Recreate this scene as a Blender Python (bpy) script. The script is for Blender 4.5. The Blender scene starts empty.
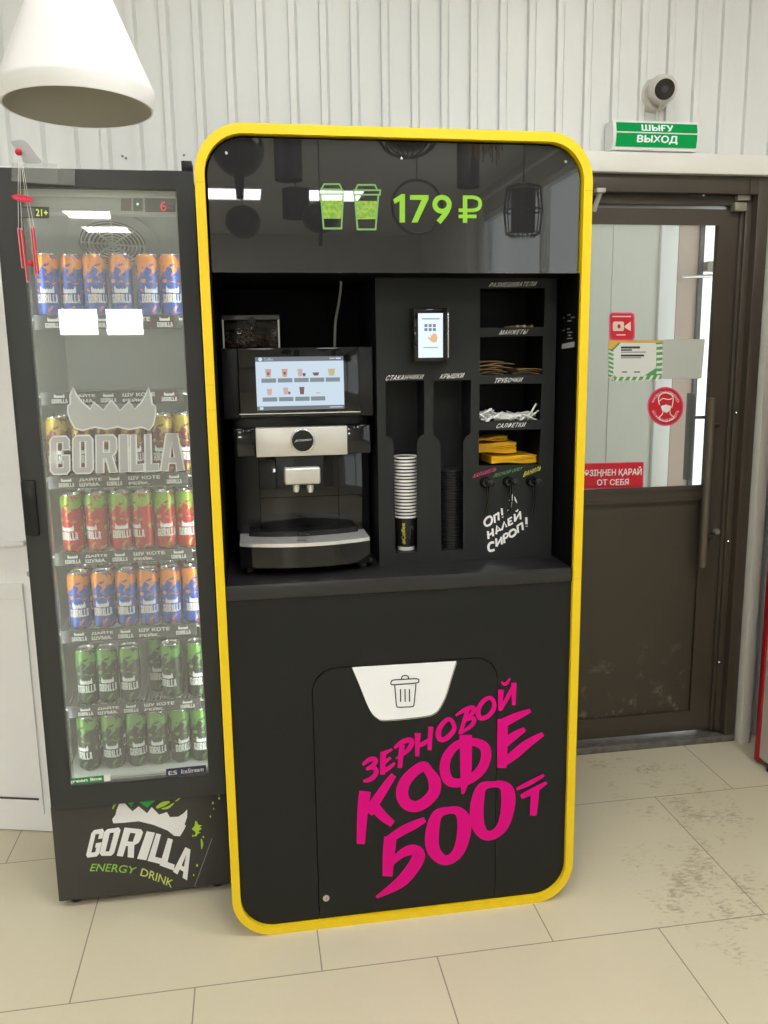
import bpy, bmesh, math, random
from mathutils import Vector, Matrix
from mathutils.geometry import tessellate_polygon
random.seed(7)
PI = math.pi
sc = bpy.context.scene
COL = sc.collection

# ------------------------------------------------------------------ camera
F_PX = 832.44
CAM = Vector((0.0957, -1.9894, 1.482))
YAW, PITCH, ROLL = -0.1586, 0.1805, -0.0143
def cam_axes():
    cy, sy = math.cos(YAW), math.sin(YAW)
    fwd = Vector((-sy*math.cos(PITCH), cy*math.cos(PITCH), -math.sin(PITCH)))
    right = Vector((cy, sy, 0)); up = right.cross(fwd)
    c, s = math.cos(ROLL), math.sin(ROLL)
    return c*right + s*up, -s*right + c*up, fwd
CR, CU, CF = cam_axes()
cd = bpy.data.cameras.new('camera'); cam = bpy.data.objects.new('camera', cd); COL.objects.link(cam)
cd.sensor_fit = 'HORIZONTAL'; cd.sensor_width = 36; cd.lens = 36*F_PX/768; cd.clip_start = .02
m3 = Matrix((CR, CU, -CF)).transposed()
cam.matrix_world = Matrix.Translation(CAM) @ m3.to_4x4()
sc.camera = cam

def at(px, py, ax, v):
    """the real point on the plane axis=v seen at this place of the photograph"""
    d = CF*F_PX + CR*(px-384) + CU*(512-py)
    return CAM + d*((v-CAM[ax])/d[ax])
def atn(px, py, P0, N):
    d = CF*F_PX + CR*(px-384) + CU*(512-py)
    return CAM + d*((P0-CAM).dot(N)/d.dot(N))

# --------------------------------------------------------------- materials
def mat(name, col, rough=.5, metal=0, spec=.5, coat=0, bump=0, bscale=60, var=0, vscale=8, emit=None, estr=1, rvar=0):
    m = bpy.data.materials.new(name); m.use_nodes = True
    nt = m.node_tree; b = nt.nodes['Principled BSDF']
    c = tuple(col)+(1,)
    b.inputs['Base Color'].default_value = c
    b.inputs['Roughness'].default_value = rough
    b.inputs['Metallic'].default_value = metal
    b.inputs['Specular IOR Level'].default_value = spec
    b.inputs['Coat Weight'].default_value = coat; b.inputs['Coat Roughness'].default_value = .03
    if emit:
        b.inputs['Emission Color'].default_value = tuple(emit)+(1,); b.inputs['Emission Strength'].default_value = estr
    if bump or var or rvar:
        tc = nt.nodes.new('ShaderNodeTexCoord')
    if var:
        n = nt.nodes.new('ShaderNodeTexNoise'); n.inputs['Scale'].default_value = vscale; n.inputs['Detail'].default_value = 5
        nt.links.new(tc.outputs['Object'], n.inputs['Vector'])
        r = nt.nodes.new('ShaderNodeMapRange'); r.inputs[3].default_value = 1-var; r.inputs[4].default_value = 1+var
        nt.links.new(n.outputs['Fac'], r.inputs[0])
        x = nt.nodes.new('ShaderNodeVectorMath'); x.operation = 'SCALE'; x.inputs[0].default_value = col
        nt.links.new(r.outputs[0], x.inputs['Scale']); nt.links.new(x.outputs[0], b.inputs['Base Color'])
    if rvar:
        n = nt.nodes.new('ShaderNodeTexNoise'); n.inputs['Scale'].default_value = 6; n.inputs['Detail'].default_value = 6
        nt.links.new(tc.outputs['Object'], n.inputs['Vector'])
        r = nt.nodes.new('ShaderNodeMapRange'); r.inputs[3].default_value = rough-rvar; r.inputs[4].default_value = rough+rvar
        nt.links.new(n.outputs['Fac'], r.inputs[0]); nt.links.new(r.outputs[0], b.inputs['Roughness'])
    if bump:
        n = nt.nodes.new('ShaderNodeTexNoise'); n.inputs['Scale'].default_value = bscale; n.inputs['Detail'].default_value = 4
        nt.links.new(tc.outputs['Object'], n.inputs['Vector'])
        k = nt.nodes.new('ShaderNodeBump'); k.inputs['Strength'].default_value = bump; k.inputs['Distance'].default_value = .002
        nt.links.new(n.outputs['Fac'], k.inputs['Height']); nt.links.new(k.outputs[0], b.inputs['Normal'])
    return m

def sheet_glass(name, tint=(1, 1, 1), ior=1.5, haze=0.0, hazecol=(.8, .8, .8), rough=0.0):
    m = bpy.data.materials.new(name); m.use_nodes = True
    nt = m.node_tree; nt.nodes.clear()
    o = nt.nodes.new('ShaderNodeOutputMaterial'); t = nt.nodes.new('ShaderNodeBsdfTransparent'); g = nt.nodes.new('ShaderNodeBsdfGlossy')
    t.inputs[0].default_value = tuple(tint)+(1,); g.inputs['Roughness'].default_value = rough
    f = nt.nodes.new('ShaderNodeFresnel'); gm_ = nt.nodes.new('ShaderNodeNewGeometry'); ir = nt.nodes.new('ShaderNodeMapRange')
    ir.inputs[3].default_value = ior; ir.inputs[4].default_value = 1/ior      # same reflectance from either side of the pane
    nt.links.new(gm_.outputs['Backfacing'], ir.inputs[0]); nt.links.new(ir.outputs[0], f.inputs[0])
    mx = nt.nodes.new('ShaderNodeMixShader')
    nt.links.new(f.outputs[0], mx.inputs[0]); nt.links.new(t.outputs[0], mx.inputs[1]); nt.links.new(g.outputs[0], mx.inputs[2])
    last = mx
    if haze:
        d = nt.nodes.new('ShaderNodeBsdfDiffuse'); d.inputs[0].default_value = tuple(hazecol)+(1,)
        m2 = nt.nodes.new('ShaderNodeMixShader'); m2.inputs[0].default_value = haze
        nt.links.new(mx.outputs[0], m2.inputs[1]); nt.links.new(d.outputs[0], m2.inputs[2]); last = m2
    nt.links.new(last.outputs[0], o.inputs[0])
    return m

def emis(name, col, s):
    m = bpy.data.materials.new(name); m.use_nodes = True
    nt = m.node_tree; nt.nodes.clear()
    o = nt.nodes.new('ShaderNodeOutputMaterial'); e = nt.nodes.new('ShaderNodeEmission')
    e.inputs[0].default_value = tuple(col)+(1,); e.inputs[1].default_value = s
    nt.links.new(e.outputs[0], o.inputs[0]); return m

def floor_material():
    m = bpy.data.materials.new('floor_tiles'); m.use_nodes = True
    nt = m.node_tree; N = nt.nodes; L = nt.links; b = N['Principled BSDF']
    def math_(op, a, c=None, d=None):
        n = N.new('ShaderNodeMath'); n.operation = op
        for i, v in enumerate((a, c, d)):
            if v is None: continue
            if isinstance(v, (int, float)): n.inputs[i].default_value = v
            else: L.new(v, n.inputs[i])
        return n.outputs[0]
    g = N.new('ShaderNodeNewGeometry'); s = N.new('ShaderNodeSeparateXYZ'); L.new(g.outputs['Position'], s.inputs[0])
    X, Y = s.outputs[0], s.outputs[1]
    v = math_('DIVIDE', math_('ADD', Y, .1667), .6224); row = math_('FLOOR', v)
    par = math_('ABSOLUTE', math_('SUBTRACT', math_('PINGPONG', row, 1.0), 1.0))   # 1 on even rows
    u = math_('DIVIDE', math_('SUBTRACT', math_('ADD', X, .0907), math_('MULTIPLY', par, .307)), .597)
    du = math_('MULTIPLY', math_('MINIMUM', math_('FRACT', u), math_('SUBTRACT', 1.0, math_('FRACT', u))), .597)
    dv = math_('MULTIPLY', math_('MINIMUM', math_('FRACT', v), math_('SUBTRACT', 1.0, math_('FRACT', v))), .6224)
    d = math_('MINIMUM', du, dv)
    line = math_('LESS_THAN', d, .0017)
    # per-tile tone
    cmb = N.new('ShaderNodeCombineXYZ'); L.new(math_('FLOOR', u), cmb.inputs[0]); L.new(row, cmb.inputs[1])
    wn = N.new('ShaderNodeTexWhiteNoise'); wn.noise_dimensions = '2D'; L.new(cmb.outputs[0], wn.inputs['Vector'])
    def noise(scale, detail=6, rough=.6, vec=None):
        n = N.new('ShaderNodeTexNoise'); n.inputs['Scale'].default_value = scale; n.inputs['Detail'].default_value = detail; n.inputs['Roughness'].default_value = rough
        L.new(vec or g.outputs['Position'], n.inputs['Vector']); return n.outputs['Fac']
    n1 = noise(3.0); n2 = noise(70, 3)
    tone = math_('ADD', math_('ADD', math_('MULTIPLY', wn.outputs['Value'], .05), math_('MULTIPLY', n1, .16)), math_('MULTIPLY', n2, .05))
    cr = N.new('ShaderNodeMix'); cr.data_type = 'RGBA'
    L.new(math_('MULTIPLY', tone, 3.2), cr.inputs[0])
    cr.inputs[6].default_value = (.545, .49, .345, 1); cr.inputs[7].default_value = (.67, .615, .465, 1)
    # muddy scuffs where people step in at the entrance door
    def blob(cx, cy, r):
        a = math_('POWER', math_('SUBTRACT', X, cx), 2.0); c = math_('POWER', math_('SUBTRACT', Y, cy), 2.0)
        return math_('SUBTRACT', 1.0, math_('MINIMUM', 1.0, math_('DIVIDE', math_('SQRT', math_('ADD', a, c)), r)))
    q1, q2, q3, q4 = at(702, 885, 2, 0), at(690, 810, 2, 0), at(640, 772, 2, 0), at(735, 960, 2, 0)
    msk = math_('MAXIMUM', math_('MAXIMUM', blob(q1.x, q1.y, .42), math_('MULTIPLY', blob(q2.x, q2.y, .42), .9)), math_('MAXIMUM', math_('MULTIPLY', blob(q3.x, q3.y, .45), .8), math_('MULTIPLY', blob(q4.x, q4.y, .40), .55)))
    mp = N.new('ShaderNodeMapping'); mp.inputs['Rotation'].default_value = (0, 0, .7); mp.inputs['Scale'].default_value = (45, 95, 1)
    L.new(g.outputs['Position'], mp.inputs[0])
    sc_ = noise(1.0, 5, .65, mp.outputs[0]); sc2 = noise(9, 5, .7)
    dirt = math_('MULTIPLY', math_('MULTIPLY', sc_, sc2), math_('ADD', .55, math_('MULTIPLY', msk, .75)))
    dm = N.new('ShaderNodeMapRange'); dm.inputs[1].default_value = .272; dm.inputs[2].default_value = .40; L.new(dirt, dm.inputs[0])
    dirtf = math_('MULTIPLY', dm.outputs[0], math_('MINIMUM', 1.0, math_('MULTIPLY', msk, 1.7)))
    mx = N.new('ShaderNodeMix'); mx.data_type = 'RGBA'; L.new(math_('MULTIPLY', dirtf, .55), mx.inputs[0])
    L.new(cr.outputs[2], mx.inputs[6]); mx.inputs[7].default_value = (.20, .125, .06, 1)
    m2 = N.new('ShaderNodeMix'); m2.data_type = 'RGBA'; L.new(math_('MULTIPLY', line, .8), m2.inputs[0])
    L.new(mx.outputs[2], m2.inputs[6]); m2.inputs[7].default_value = (.17, .14, .10, 1)
    L.new(m2.outputs[2], b.inputs['Base Color'])
    L.new(math_('ADD', .30, math_('MULTIPLY', n1, .18)), b.inputs['Roughness'])
    bp = N.new('ShaderNodeBump'); bp.inputs['Strength'].default_value = .5; bp.inputs['Distance'].default_value = .001
    L.new(math_('SUBTRACT', 1.0, line), bp.inputs['Height']); L.new(bp.outputs[0], b.inputs['Normal'])
    return m

def can_material(name, base, flame, third, tmix=.5, metal=.35):
    """printed can: painted flame patches over the base colour, all in the can's own coordinates"""
    m = bpy.data.materials.new(name); m.use_nodes = True
    nt = m.node_tree; N = nt.nodes; L = nt.links; b = N['Principled BSDF']
    tc = N.new('ShaderNodeTexCoord'); s = N.new('ShaderNodeSeparateXYZ'); L.new(tc.outputs['Object'], s.inputs[0])
    def mr(x, a, c, lo=0, hi=1):
        r = N.new('ShaderNodeMapRange'); L.new(x, r.inputs[0]); r.inputs[1].default_value = a; r.inputs[2].default_value = c
        r.inputs[3].default_value = lo; r.inputs[4].default_value = hi; return r.outputs[0]
    def add(a, c, op='ADD'):
        n = N.new('ShaderNodeMath'); n.operation = op
        for i, v in enumerate((a, c)):
            if isinstance(v, (int, float)): n.inputs[i].default_value = v
            else: L.new(v, n.inputs[i])
        return n.outputs[0]
    n = N.new('ShaderNodeTexNoise'); n.inputs['Scale'].default_value = 42; n.inputs['Detail'].default_value = 2.5; n.inputs['Distortion'].default_value = 1.4
    L.new(tc.outputs['Object'], n.inputs['Vector'])
    z = s.outputs[2]
    top = mr(z, .098, .135, 0, .16)
    fl = add(n.outputs['Fac'], top)
    f1 = mr(fl, .60, .615)
    n2 = N.new('ShaderNodeTexNoise'); n2.inputs['Scale'].default_value = 70; n2.inputs['Detail'].default_value = 2; L.new(tc.outputs['Object'], n2.inputs['Vector'])
    f2 = add(mr(n2.outputs['Fac'], .56, .58), tmix, 'MULTIPLY')
    a = N.new('ShaderNodeMix'); a.data_type = 'RGBA'; L.new(f2, a.inputs[0]); a.inputs[6].default_value = base+(1,); a.inputs[7].default_value = third+(1,)
    c = N.new('ShaderNodeMix'); c.data_type = 'RGBA'; L.new(f1, c.inputs[0]); L.new(a.outputs[2], c.inputs[6]); c.inputs[7].default_value = flame+(1,)
    L.new(c.outputs[2], b.inputs['Base Color'])
    b.inputs['Metallic'].default_value = metal; b.inputs['Roughness'].default_value = .32
    return m

WHITE = mat('white_paint', (.78, .78, .76), .4)
M = dict(
    floor=floor_material(),
    siding=mat('painted_siding', (.735, .75, .73), .40, var=.015, vscale=2),
    trimw=mat('white_trim', (.76, .75, .69), .45, var=.03),
    wall=mat('plain_wall', (.62, .61, .56), .7, var=.03, bump=.1),
    ceil=mat('ceiling_tiles', (.72, .72, .70), .85, var=.04),
    pvc=mat('white_pvc', (.88, .88, .885), .35, var=.02),
    brown=mat('brown_powder_coat', (.056, .044, .032), .42, var=.12, vscale=5, bump=.15, bscale=300, rvar=.08),
    browndark=mat('brown_gasket', (.03, .022, .018), .5),
    yellow=mat('yellow_enamel', (.80, .56, .004), .38, bump=.03, bscale=30),
    black=mat('black_laminate', (.0090, .0102, .0098), .5, spec=.28, bump=.12, bscale=400, var=.06, vscale=20),
    black2=mat('matt_black_panel', (.0130, .0145, .0152), .55, spec=.3, bump=.1, bscale=300),
    shelfblk=mat('black_shelf', (.015, .0155, .016), .3, bump=.05, bscale=200),
    binblk=mat('bin_black', (.004, .0042, .0045), .55, spec=.2, bump=.05), liner=mat('black_liner', (.0015, .0016, .0018), .6, spec=.12, bump=.03),
    gloss=mat('black_gloss_acrylic', (.021, .021, .022), .015, spec=1.0),
    mgloss=mat('machine_gloss_black', (.005, .005, .0055), .04),
    mblack=mat('machine_black_plastic', (.008, .008, .0085), .32, spec=.35, bump=.05, bscale=200),
    silver=mat('brushed_champagne', (.60, .58, .54), .34, metal=.55, bump=.03, bscale=300),
    steel=mat('steel', (.6, .6, .6), .25, metal=1, bump=.02),
    chrome=mat('chrome_tray', (.75, .75, .74), .22, metal=.6, var=.12, vscale=30),
    magenta=mat('magenta_vinyl', (.66, .0, .21), .6, spec=.15, var=.02),
    white=WHITE,
    vinylw=mat('white_vinyl', (.80, .80, .80), .45, var=.01),
    greyv=mat('grey_print', (.25, .25, .25), .5, var=.01),
    ink=mat('dark_ink', (.03, .03, .035), .5, var=.01),
    led=emis('led_green', (.50, 1.0, .10), .80),
    led2=emis('led_green_pale', (.42, .80, .27), .72),
    ledred=emis('led_red', (1, .03, .08), 1.2),
    screen=emis('screen_white', (.72, .87, 1.0), 1.0),
    screengrey=emis('screen_grey', (.30, .33, .36), .7),
    screenbar=emis('screen_bar', (.42, .47, .53), .7),
    tscreen=emis('terminal_screen', (.82, .93, 1.0), 1.25),
    icon1=emis('icon_orange', (.88, .50, .38), .85), icon2=emis('icon_rose', (.84, .58, .56), .85), icon3=emis('icon_dark', (.36, .22, .24), .7), icon4=emis('icon_yellow', (.8, .72, .38), .8),
    fridgeblk=mat('fridge_frame_black', (.024, .026, .025), .42, bump=.08, bscale=300),
    fridgebase=mat('fridge_base_graphite', (.040, .038, .036), .38, bump=.05, bscale=100, var=.1, vscale=6),
    inner=mat('fridge_liner_white', (.62, .64, .62), .4, var=.02),
    fanbody=mat('fan_housing_grey', (.50, .51, .49), .4, var=.03),
    wire=mat('white_coated_wire', (.66, .66, .62), .35, var=.01),
    strip=mat('shelf_strip_dark', (.05, .05, .05), .35, var=.01),
    stripred=mat('shelf_strip_maroon', (.06, .018, .02), .35),
    clear=sheet_glass('clear_plastic', (.92, .93, .92), 1.45, .12, (.6, .6, .6), .05),
    glass=sheet_glass('fridge_glass', (.91, .93, .91), 1.5, .085, (.85, .85, .82)),  # pale haze mixed in stands for room reflections washing over the glass
    doorglass=sheet_glass('door_glass', (.86, .88, .86), 1.5, .07, (.75, .75, .72)),
    frost=sheet_glass('frosted_print', (.9, .9, .9), 1.4, .74, (.50, .52, .51), .3),
    frostline=mat('frosted_outline', (.62, .65, .64), .5, var=.02),
    hopper=sheet_glass('hopper_smoke', (.8, .8, .8), 1.4, .02, (.3, .3, .3)),
    beans=mat('coffee_beans', (.11, .045, .022), .35, bump=1, bscale=120, var=.4, vscale=90),
    lampw=mat('lamp_white', (.76, .76, .75), .5, bump=.02, bscale=20),
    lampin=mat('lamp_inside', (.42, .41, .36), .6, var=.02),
    red=mat('red_print', (.62, .01, .03), .4, var=.03), stickw=mat('stick_pale', (.62, .30, .32), .4), redw=mat('red_sign', (.60, .008, .025), .35, var=.03),
    pink=mat('pink_print', (.65, .06, .17), .5), greenp=mat('green_print', (.11, .36, .11), .5), yelp=mat('yellow_print', (.75, .72, .10), .5), lime=mat('lime_print', (.42, .62, .04), .5, var=.1), kgreen=mat('kelly_green', (.02, .42, .07), .45, var=.08),
    exitg=emis('exit_green', (.012, .40, .085), .92), exitw=emis('exit_white', (.9, 1, .93), 1.0),
    blob=mat('camera_glass', (.01, .01, .012), .08), cambody=mat('camera_shell', (.66, .63, .57), .4, var=.02),
    cupblk=mat('cup_black', (.014, .013, .012), .4), cupw=mat('cup_white', (.80, .79, .76), .5), cupg=mat('cup_gold', (.72, .62, .12), .4),
    lid=mat('lid_black', (.014, .014, .014), .28), kraft=mat('kraft_card', (.19, .12, .055), .7, var=.15, vscale=60), straww=mat('straw_paper', (.76, .76, .72), .6, var=.1, vscale=80),
    napkin=mat('yellow_napkin', (1.0, .56, .01), .7, var=.08, vscale=50), wood=mat('pale_wood', (.5, .36, .2), .6),
    cantop=mat('can_aluminium', (.75, .75, .75), .25, metal=1),
    canblue=can_material('can_blue', (.035, .085, .40), (.80, .26, .04), (.10, .22, .55)),
    canred=can_material('can_red', (.50, .02, .03), (.26, .42, .05), (.32, .01, .03)),
    canblk=can_material('can_black', (.022, .022, .020), (.12, .30, .05), (.06, .07, .05), metal=.2),
    cangold=can_material('can_gold', (.14, .02, .05), (.46, .34, .05), (.32, .20, .03)),
    canword=mat('can_wordmark', (.74, .76, .77), .4),
    navy=mat('navy_print', (.02, .02, .07), .4), greenlbl=mat('green_label', (.02, .20, .05), .4),
    paperw=mat('white_paper', (.72, .74, .69), .6, var=.02), orange=mat('orange_print', (.75, .42, .06), .5),
    grill=mat('dark_hole', (.01, .01, .01), .6),
    vest=mat('vestibule_panel', (.58, .58, .52), .6, var=.04, vscale=3), brick=mat('pinkish_plaster', (.52, .40, .34), .8, var=.06), vframe=mat('white_frame', (.8, .8, .8), .4), vdark=mat('dark_window_frame', (.03, .03, .035), .4), asphalt=mat('pavement', (.8, .8, .8), .9, var=.1, vscale=3),
    coolerred=mat('cooler_red_edge', (.34, .004, .012), .4), coolerside=mat('cooler_side_cream', (.72, .70, .64), .4, var=.02), rattan=mat('black_rattan', (.012, .011, .010), .5, bump=.6, bscale=80), darklamp=mat('dark_lamp', (.02, .02, .02), .3), brasslamp=mat('brass_lamp', (.30, .19, .09), .3, metal=.8), curtain=mat('white_curtain', (.75, .75, .74), .8, var=.05),
    panel=emis('lamp_panel_light', (1, .99, .97), 30.0), panframe=mat('panel_frame', (.7, .7, .7), .5, var=.02),
)

# ---------------------------------------------------------------- geometry
class MB:
    def __init__(self): self.v = []; self.f = []
    def add(self, vs, fs):
        n = len(self.v); self.v += [tuple(p) for p in vs]; self.f += [tuple(i+n for i in f) for f in fs]; return self
    def bm(self, b):
        b.verts.ensure_lookup_table(); b.verts.index_update()
        self.add([v.co.copy() for v in b.verts], [[v.index for v in f.verts] for f in b.faces]); b.free(); return self
    def box(self, x0, x1, y0, y1, z0, z1, bev=0, seg=2):
        if x0 > x1: x0, x1 = x1, x0
        if y0 > y1: y0, y1 = y1, y0
        if z0 > z1: z0, z1 = z1, z0
        b = bmesh.new(); bmesh.ops.create_cube(b, size=1)
        for v in b.verts: v.co = Vector(((x0+x1)/2+v.co.x*(x1-x0), (y0+y1)/2+v.co.y*(y1-y0), (z0+z1)/2+v.co.z*(z1-z0)))
        if bev: bmesh.ops.bevel(b, geom=b.edges[:], offset=bev, segments=seg, affect='EDGES', profile=.5)
        return self.bm(b)
    def lathe(self, prof, c=(0, 0, 0), n=32, axis='z', a0=0, a1=2*PI):
        full = abs(a1-a0-2*PI) < 1e-6; k = n if full else n+1
        vs = []; fs = []
        for r, z in prof:
            for i in range(k):
                a = a0+(a1-a0)*i/n; x, y = r*math.cos(a), r*math.sin(a)
                p = (x, y, z) if axis == 'z' else ((x, z, -y) if axis == 'y' else (z, x, y))
                vs.append((p[0]+c[0], p[1]+c[1], p[2]+c[2]))
        for j in range(len(prof)-1):
            for i in range(n):
                i2 = (i+1) % k
                fs.append((j*k+i, j*k+i2, (j+1)*k+i2, (j+1)*k+i))
        return self.add(vs, fs)
    def tube(self, pts, r, n=8, caps=True):
        pts = [Vector(p) for p in pts]; vs = []; fs = []
        rr = r if isinstance(r, (list, tuple)) else [r]*len(pts)
        pu = None
        for i, p in enumerate(pts):
            d = (pts[min(i+1, len(pts)-1)]-pts[max(i-1, 0)]).normalized()
            if pu is None: pu = d.orthogonal().normalized()
            u = (pu-d*pu.dot(d)).normalized(); pu = u; w = d.cross(u)
            for k in range(n):
                a = 2*PI*k/n; vs.append(p+(u*math.cos(a)+w*math.sin(a))*rr[i])
        for i in range(len(pts)-1):
            for k in range(n): fs.append((i*n+k, i*n+(k+1) % n, (i+1)*n+(k+1) % n, (i+1)*n+k))
        if caps: fs.append(tuple(range(n))[::-1]); fs.append(tuple(range((len(pts)-1)*n, len(pts)*n)))
        return self.add(vs, fs)
    def sphere(self, c, r, sz=1, seg=20):
        b = bmesh.new(); bmesh.ops.create_uvsphere(b, u_segments=seg, v_segments=seg//2, radius=r)
        for v in b.verts: v.co = Vector((v.co.x+c[0], v.co.y+c[1], v.co.z*sz+c[2]))
        return self.bm(b)
    def prism(self, loops, fn, t):
        """solid plate: 2D loops (first outer, then holes); fn(x, y, k) gives the point, k=0 front, k=t back"""
        allp = [Vector((p[0], p[1], 0)) for lp in loops for p in lp]; n = len(allp)
        tri = tessellate_polygon([[Vector((p[0], p[1], 0)) for p in lp] for lp in loops])
        vs = [fn(p.x, p.y, 0) for p in allp]; fs = [tuple(x) for x in tri]
        if t:
            vs += [fn(p.x, p.y, t) for p in allp]; fs += [tuple(i+n for i in reversed(x)) for x in tri]
            o = 0
            for lp in loops:
                k = len(lp)
                for i in range(k): j = (i+1) % k; fs.append((o+i, o+j, n+o+j, n+o+i))
                o += k
        return self.add(vs, fs)
    def plate(self, loops, y0, y1):
        return self.prism(loops, lambda x, z, k: (x, y0+k, z), y1-y0)
    def slab(self, loops, z0, z1):
        return self.prism(loops, lambda x, y, k: (x, y, z1-k), z1-z0)

def rrect(x0, x1, z0, z1, r, n=10, corners=(1, 1, 1, 1)):
    """BL, BR, TR, TL"""
    if not isinstance(r, (list, tuple)): r = [r*c for c in corners]
    out = []
    for (cx, cz, sx, sz, a0, q) in ((x0, z0, 1, 1, PI, r[0]), (x1, z0, -1, 1, 1.5*PI, r[1]), (x1, z1, -1, -1, 0, r[2]), (x0, z1, 1, -1, .5*PI, r[3])):
        if q <= 0: out.append((cx, cz)); continue
        for i in range(n+1):
            a = a0+PI/2*i/n; out.append((cx+sx*q+q*math.cos(a), cz+sz*q+q*math.sin(a)))
    return out

def finish(me):
    b = bmesh.new(); b.from_mesh(me); bmesh.ops.recalc_face_normals(b, faces=b.faces)
    for f in b.faces: f.smooth = True
    for e in b.edges:
        e.smooth = len(e.link_faces) == 2 and e.calc_face_angle(0) < math.radians(32)
    b.to_mesh(me); b.free()

def worldloc(o):
    v = Vector((0, 0, 0))
    while o: v += o.location; o = o.parent
    return v
def part(name, mb, m, parent=None, local=False, flat=False):
    me = bpy.data.meshes.new(name)
    off = Vector((0, 0, 0)) if (local or parent is None) else worldloc(parent)
    me.from_pydata([(p[0]-off.x, p[1]-off.y, p[2]-off.z) for p in mb.v], [], mb.f)
    if not flat: finish(me)
    me.materials.append(M[m] if isinstance(m, str) else m)
    o = bpy.data.objects.new(name, me); COL.objects.link(o)
    if parent: o.parent = parent
    return o
def parts(name, mb, m, parent, flat=False):
    """each loose piece of the mesh becomes a part of its own"""
    n = len(mb.v); up = list(range(n))
    def find(i):
        while up[i] != i: up[i] = up[up[i]]; i = up[i]
        return i
    for f in mb.f:
        a = find(f[0])
        for j in f[1:]: up[find(j)] = a
    groups = {}
    for f in mb.f: groups.setdefault(find(f[0]), []).append(f)
    out = []
    for fs in groups.values():
        ids = sorted({i for f in fs for i in f}); mp_ = {i: k for k, i in enumerate(ids)}
        out.append(part(name, MB().add([mb.v[i] for i in ids], [tuple(mp_[i] for i in f) for f in fs]), m, parent, flat=flat))
    return out
def tag(o, label, cat, group=None, kind=None):
    o['label'] = label; o['category'] = cat
    if group: o['group'] = group
    if kind: o['kind'] = kind
    return o
def thing(name, label, cat, loc=(0, 0, 0), group=None):
    o = bpy.data.objects.new(name, None); o.empty_display_size = .05; COL.objects.link(o); o.location = loc
    return tag(o, label, cat, group)
def mono(name, mb, m, label, cat, group=None):
    """a thing that is one mesh, its origin at its base"""
    xs = [p[0] for p in mb.v]; ys = [p[1] for p in mb.v]; zs = [p[2] for p in mb.v]
    c = Vector(((min(xs)+max(xs))/2, (min(ys)+max(ys))/2, min(zs)))
    mb.v = [(p[0]-c.x, p[1]-c.y, p[2]-c.z) for p in mb.v]
    o = part(name, mb, m); o.location = c
    return tag(o, label, cat, group)
def struct(name, mb, m, parent=None):
    o = part(name, mb, m, parent)
    if parent is None: o['kind'] = 'structure'
    return o
def sroot(name, loc=(0, 0, 0)):
    o = bpy.data.objects.new(name, None); COL.objects.link(o); o.location = loc; o['kind'] = 'structure'; return o
def dup(root, loc=None, rot=None, label=None, group=None):
    r = root.copy(); COL.objects.link(r)
    if loc is not None: r.location = loc
    if rot is not None: r.rotation_euler = rot
    if label: r['label'] = label
    if group: r['group'] = group
    for ch in list(root.children):
        c = ch.copy(); COL.objects.link(c); c.parent = r
        for g in list(ch.children):
            d = g.copy(); COL.objects.link(d); d.parent = c
    return r

# --------------------------------------------------------------- lettering
_tc = {}
def text_uv(s, shear=0, bold=0, mono_=None):
    key = (s, shear, bold)
    if key in _tc: return _tc[key]
    c = bpy.data.curves.new('lettering_tmp', 'FONT'); c.body = s; c.shear = shear; c.space_character = 1.16 if shear > .35 else 1.0; c.resolution_u = 3
    o = bpy.data.objects.new('lettering_tmp', c); COL.objects.link(o)
    dg = bpy.context.evaluated_depsgraph_get()
    me = bpy.data.meshes.new_from_object(o.evaluated_get(dg))
    V = [(v.co.x, v.co.y) for v in me.vertices]; Fc = [tuple(p.vertices) for p in me.polygons]
    bpy.data.objects.remove(o); bpy.data.curves.remove(c); bpy.data.meshes.remove(me)
    if bold:
        n = len(V); V2 = list(V); F2 = list(Fc)
        for k, (dx, dy) in enumerate(((bold, 0), (bold/2, bold/2), (bold/2, -bold/2))):
            V2 += [(x+dx, y+dy) for x, y in V]; F2 += [tuple(i+n*(k+1) for i in f) for f in Fc]
        V, Fc = V2, F2
    x0 = min(p[0] for p in V); x1 = max(p[0] for p in V); y0 = min(p[1] for p in V); y1 = max(p[1] for p in V)
    r = ([((x-x0)/(x1-x0), (y-y0)/(y1-y0)) for x, y in V], Fc)
    _tc[key] = r; _tn[key] = len(V)//(4 if bold else 1); return r
_tn = {}
def layer(s, shear, bold, i): return (i//_tn[(s, shear, bold)])*3e-5
def put_text(mb, s, quad, shear=0, bold=0):
    """quad: world points BL, BR, TR, TL"""
    V, Fc = text_uv(s, shear, bold); a, b, c, d = [Vector(q) for q in quad]
    return mb.add([a*(1-u)*(1-v)+b*u*(1-v)+c*u*v+d*(1-u)*v-Vector((0, layer(s, shear, bold, i), 0)) for i, (u, v) in enumerate(V)], Fc)
def pxquad(q, ax, v): return [at(x, y, ax, v) for x, y in q]
def boxq(x0, y0, x1, y1, sl=0):
    """pixel quad BL BR TR TL; sl = rise of the right end"""
    return [(x0, y1), (x1, y1-sl), (x1, y0-sl), (x0, y0)]

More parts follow.
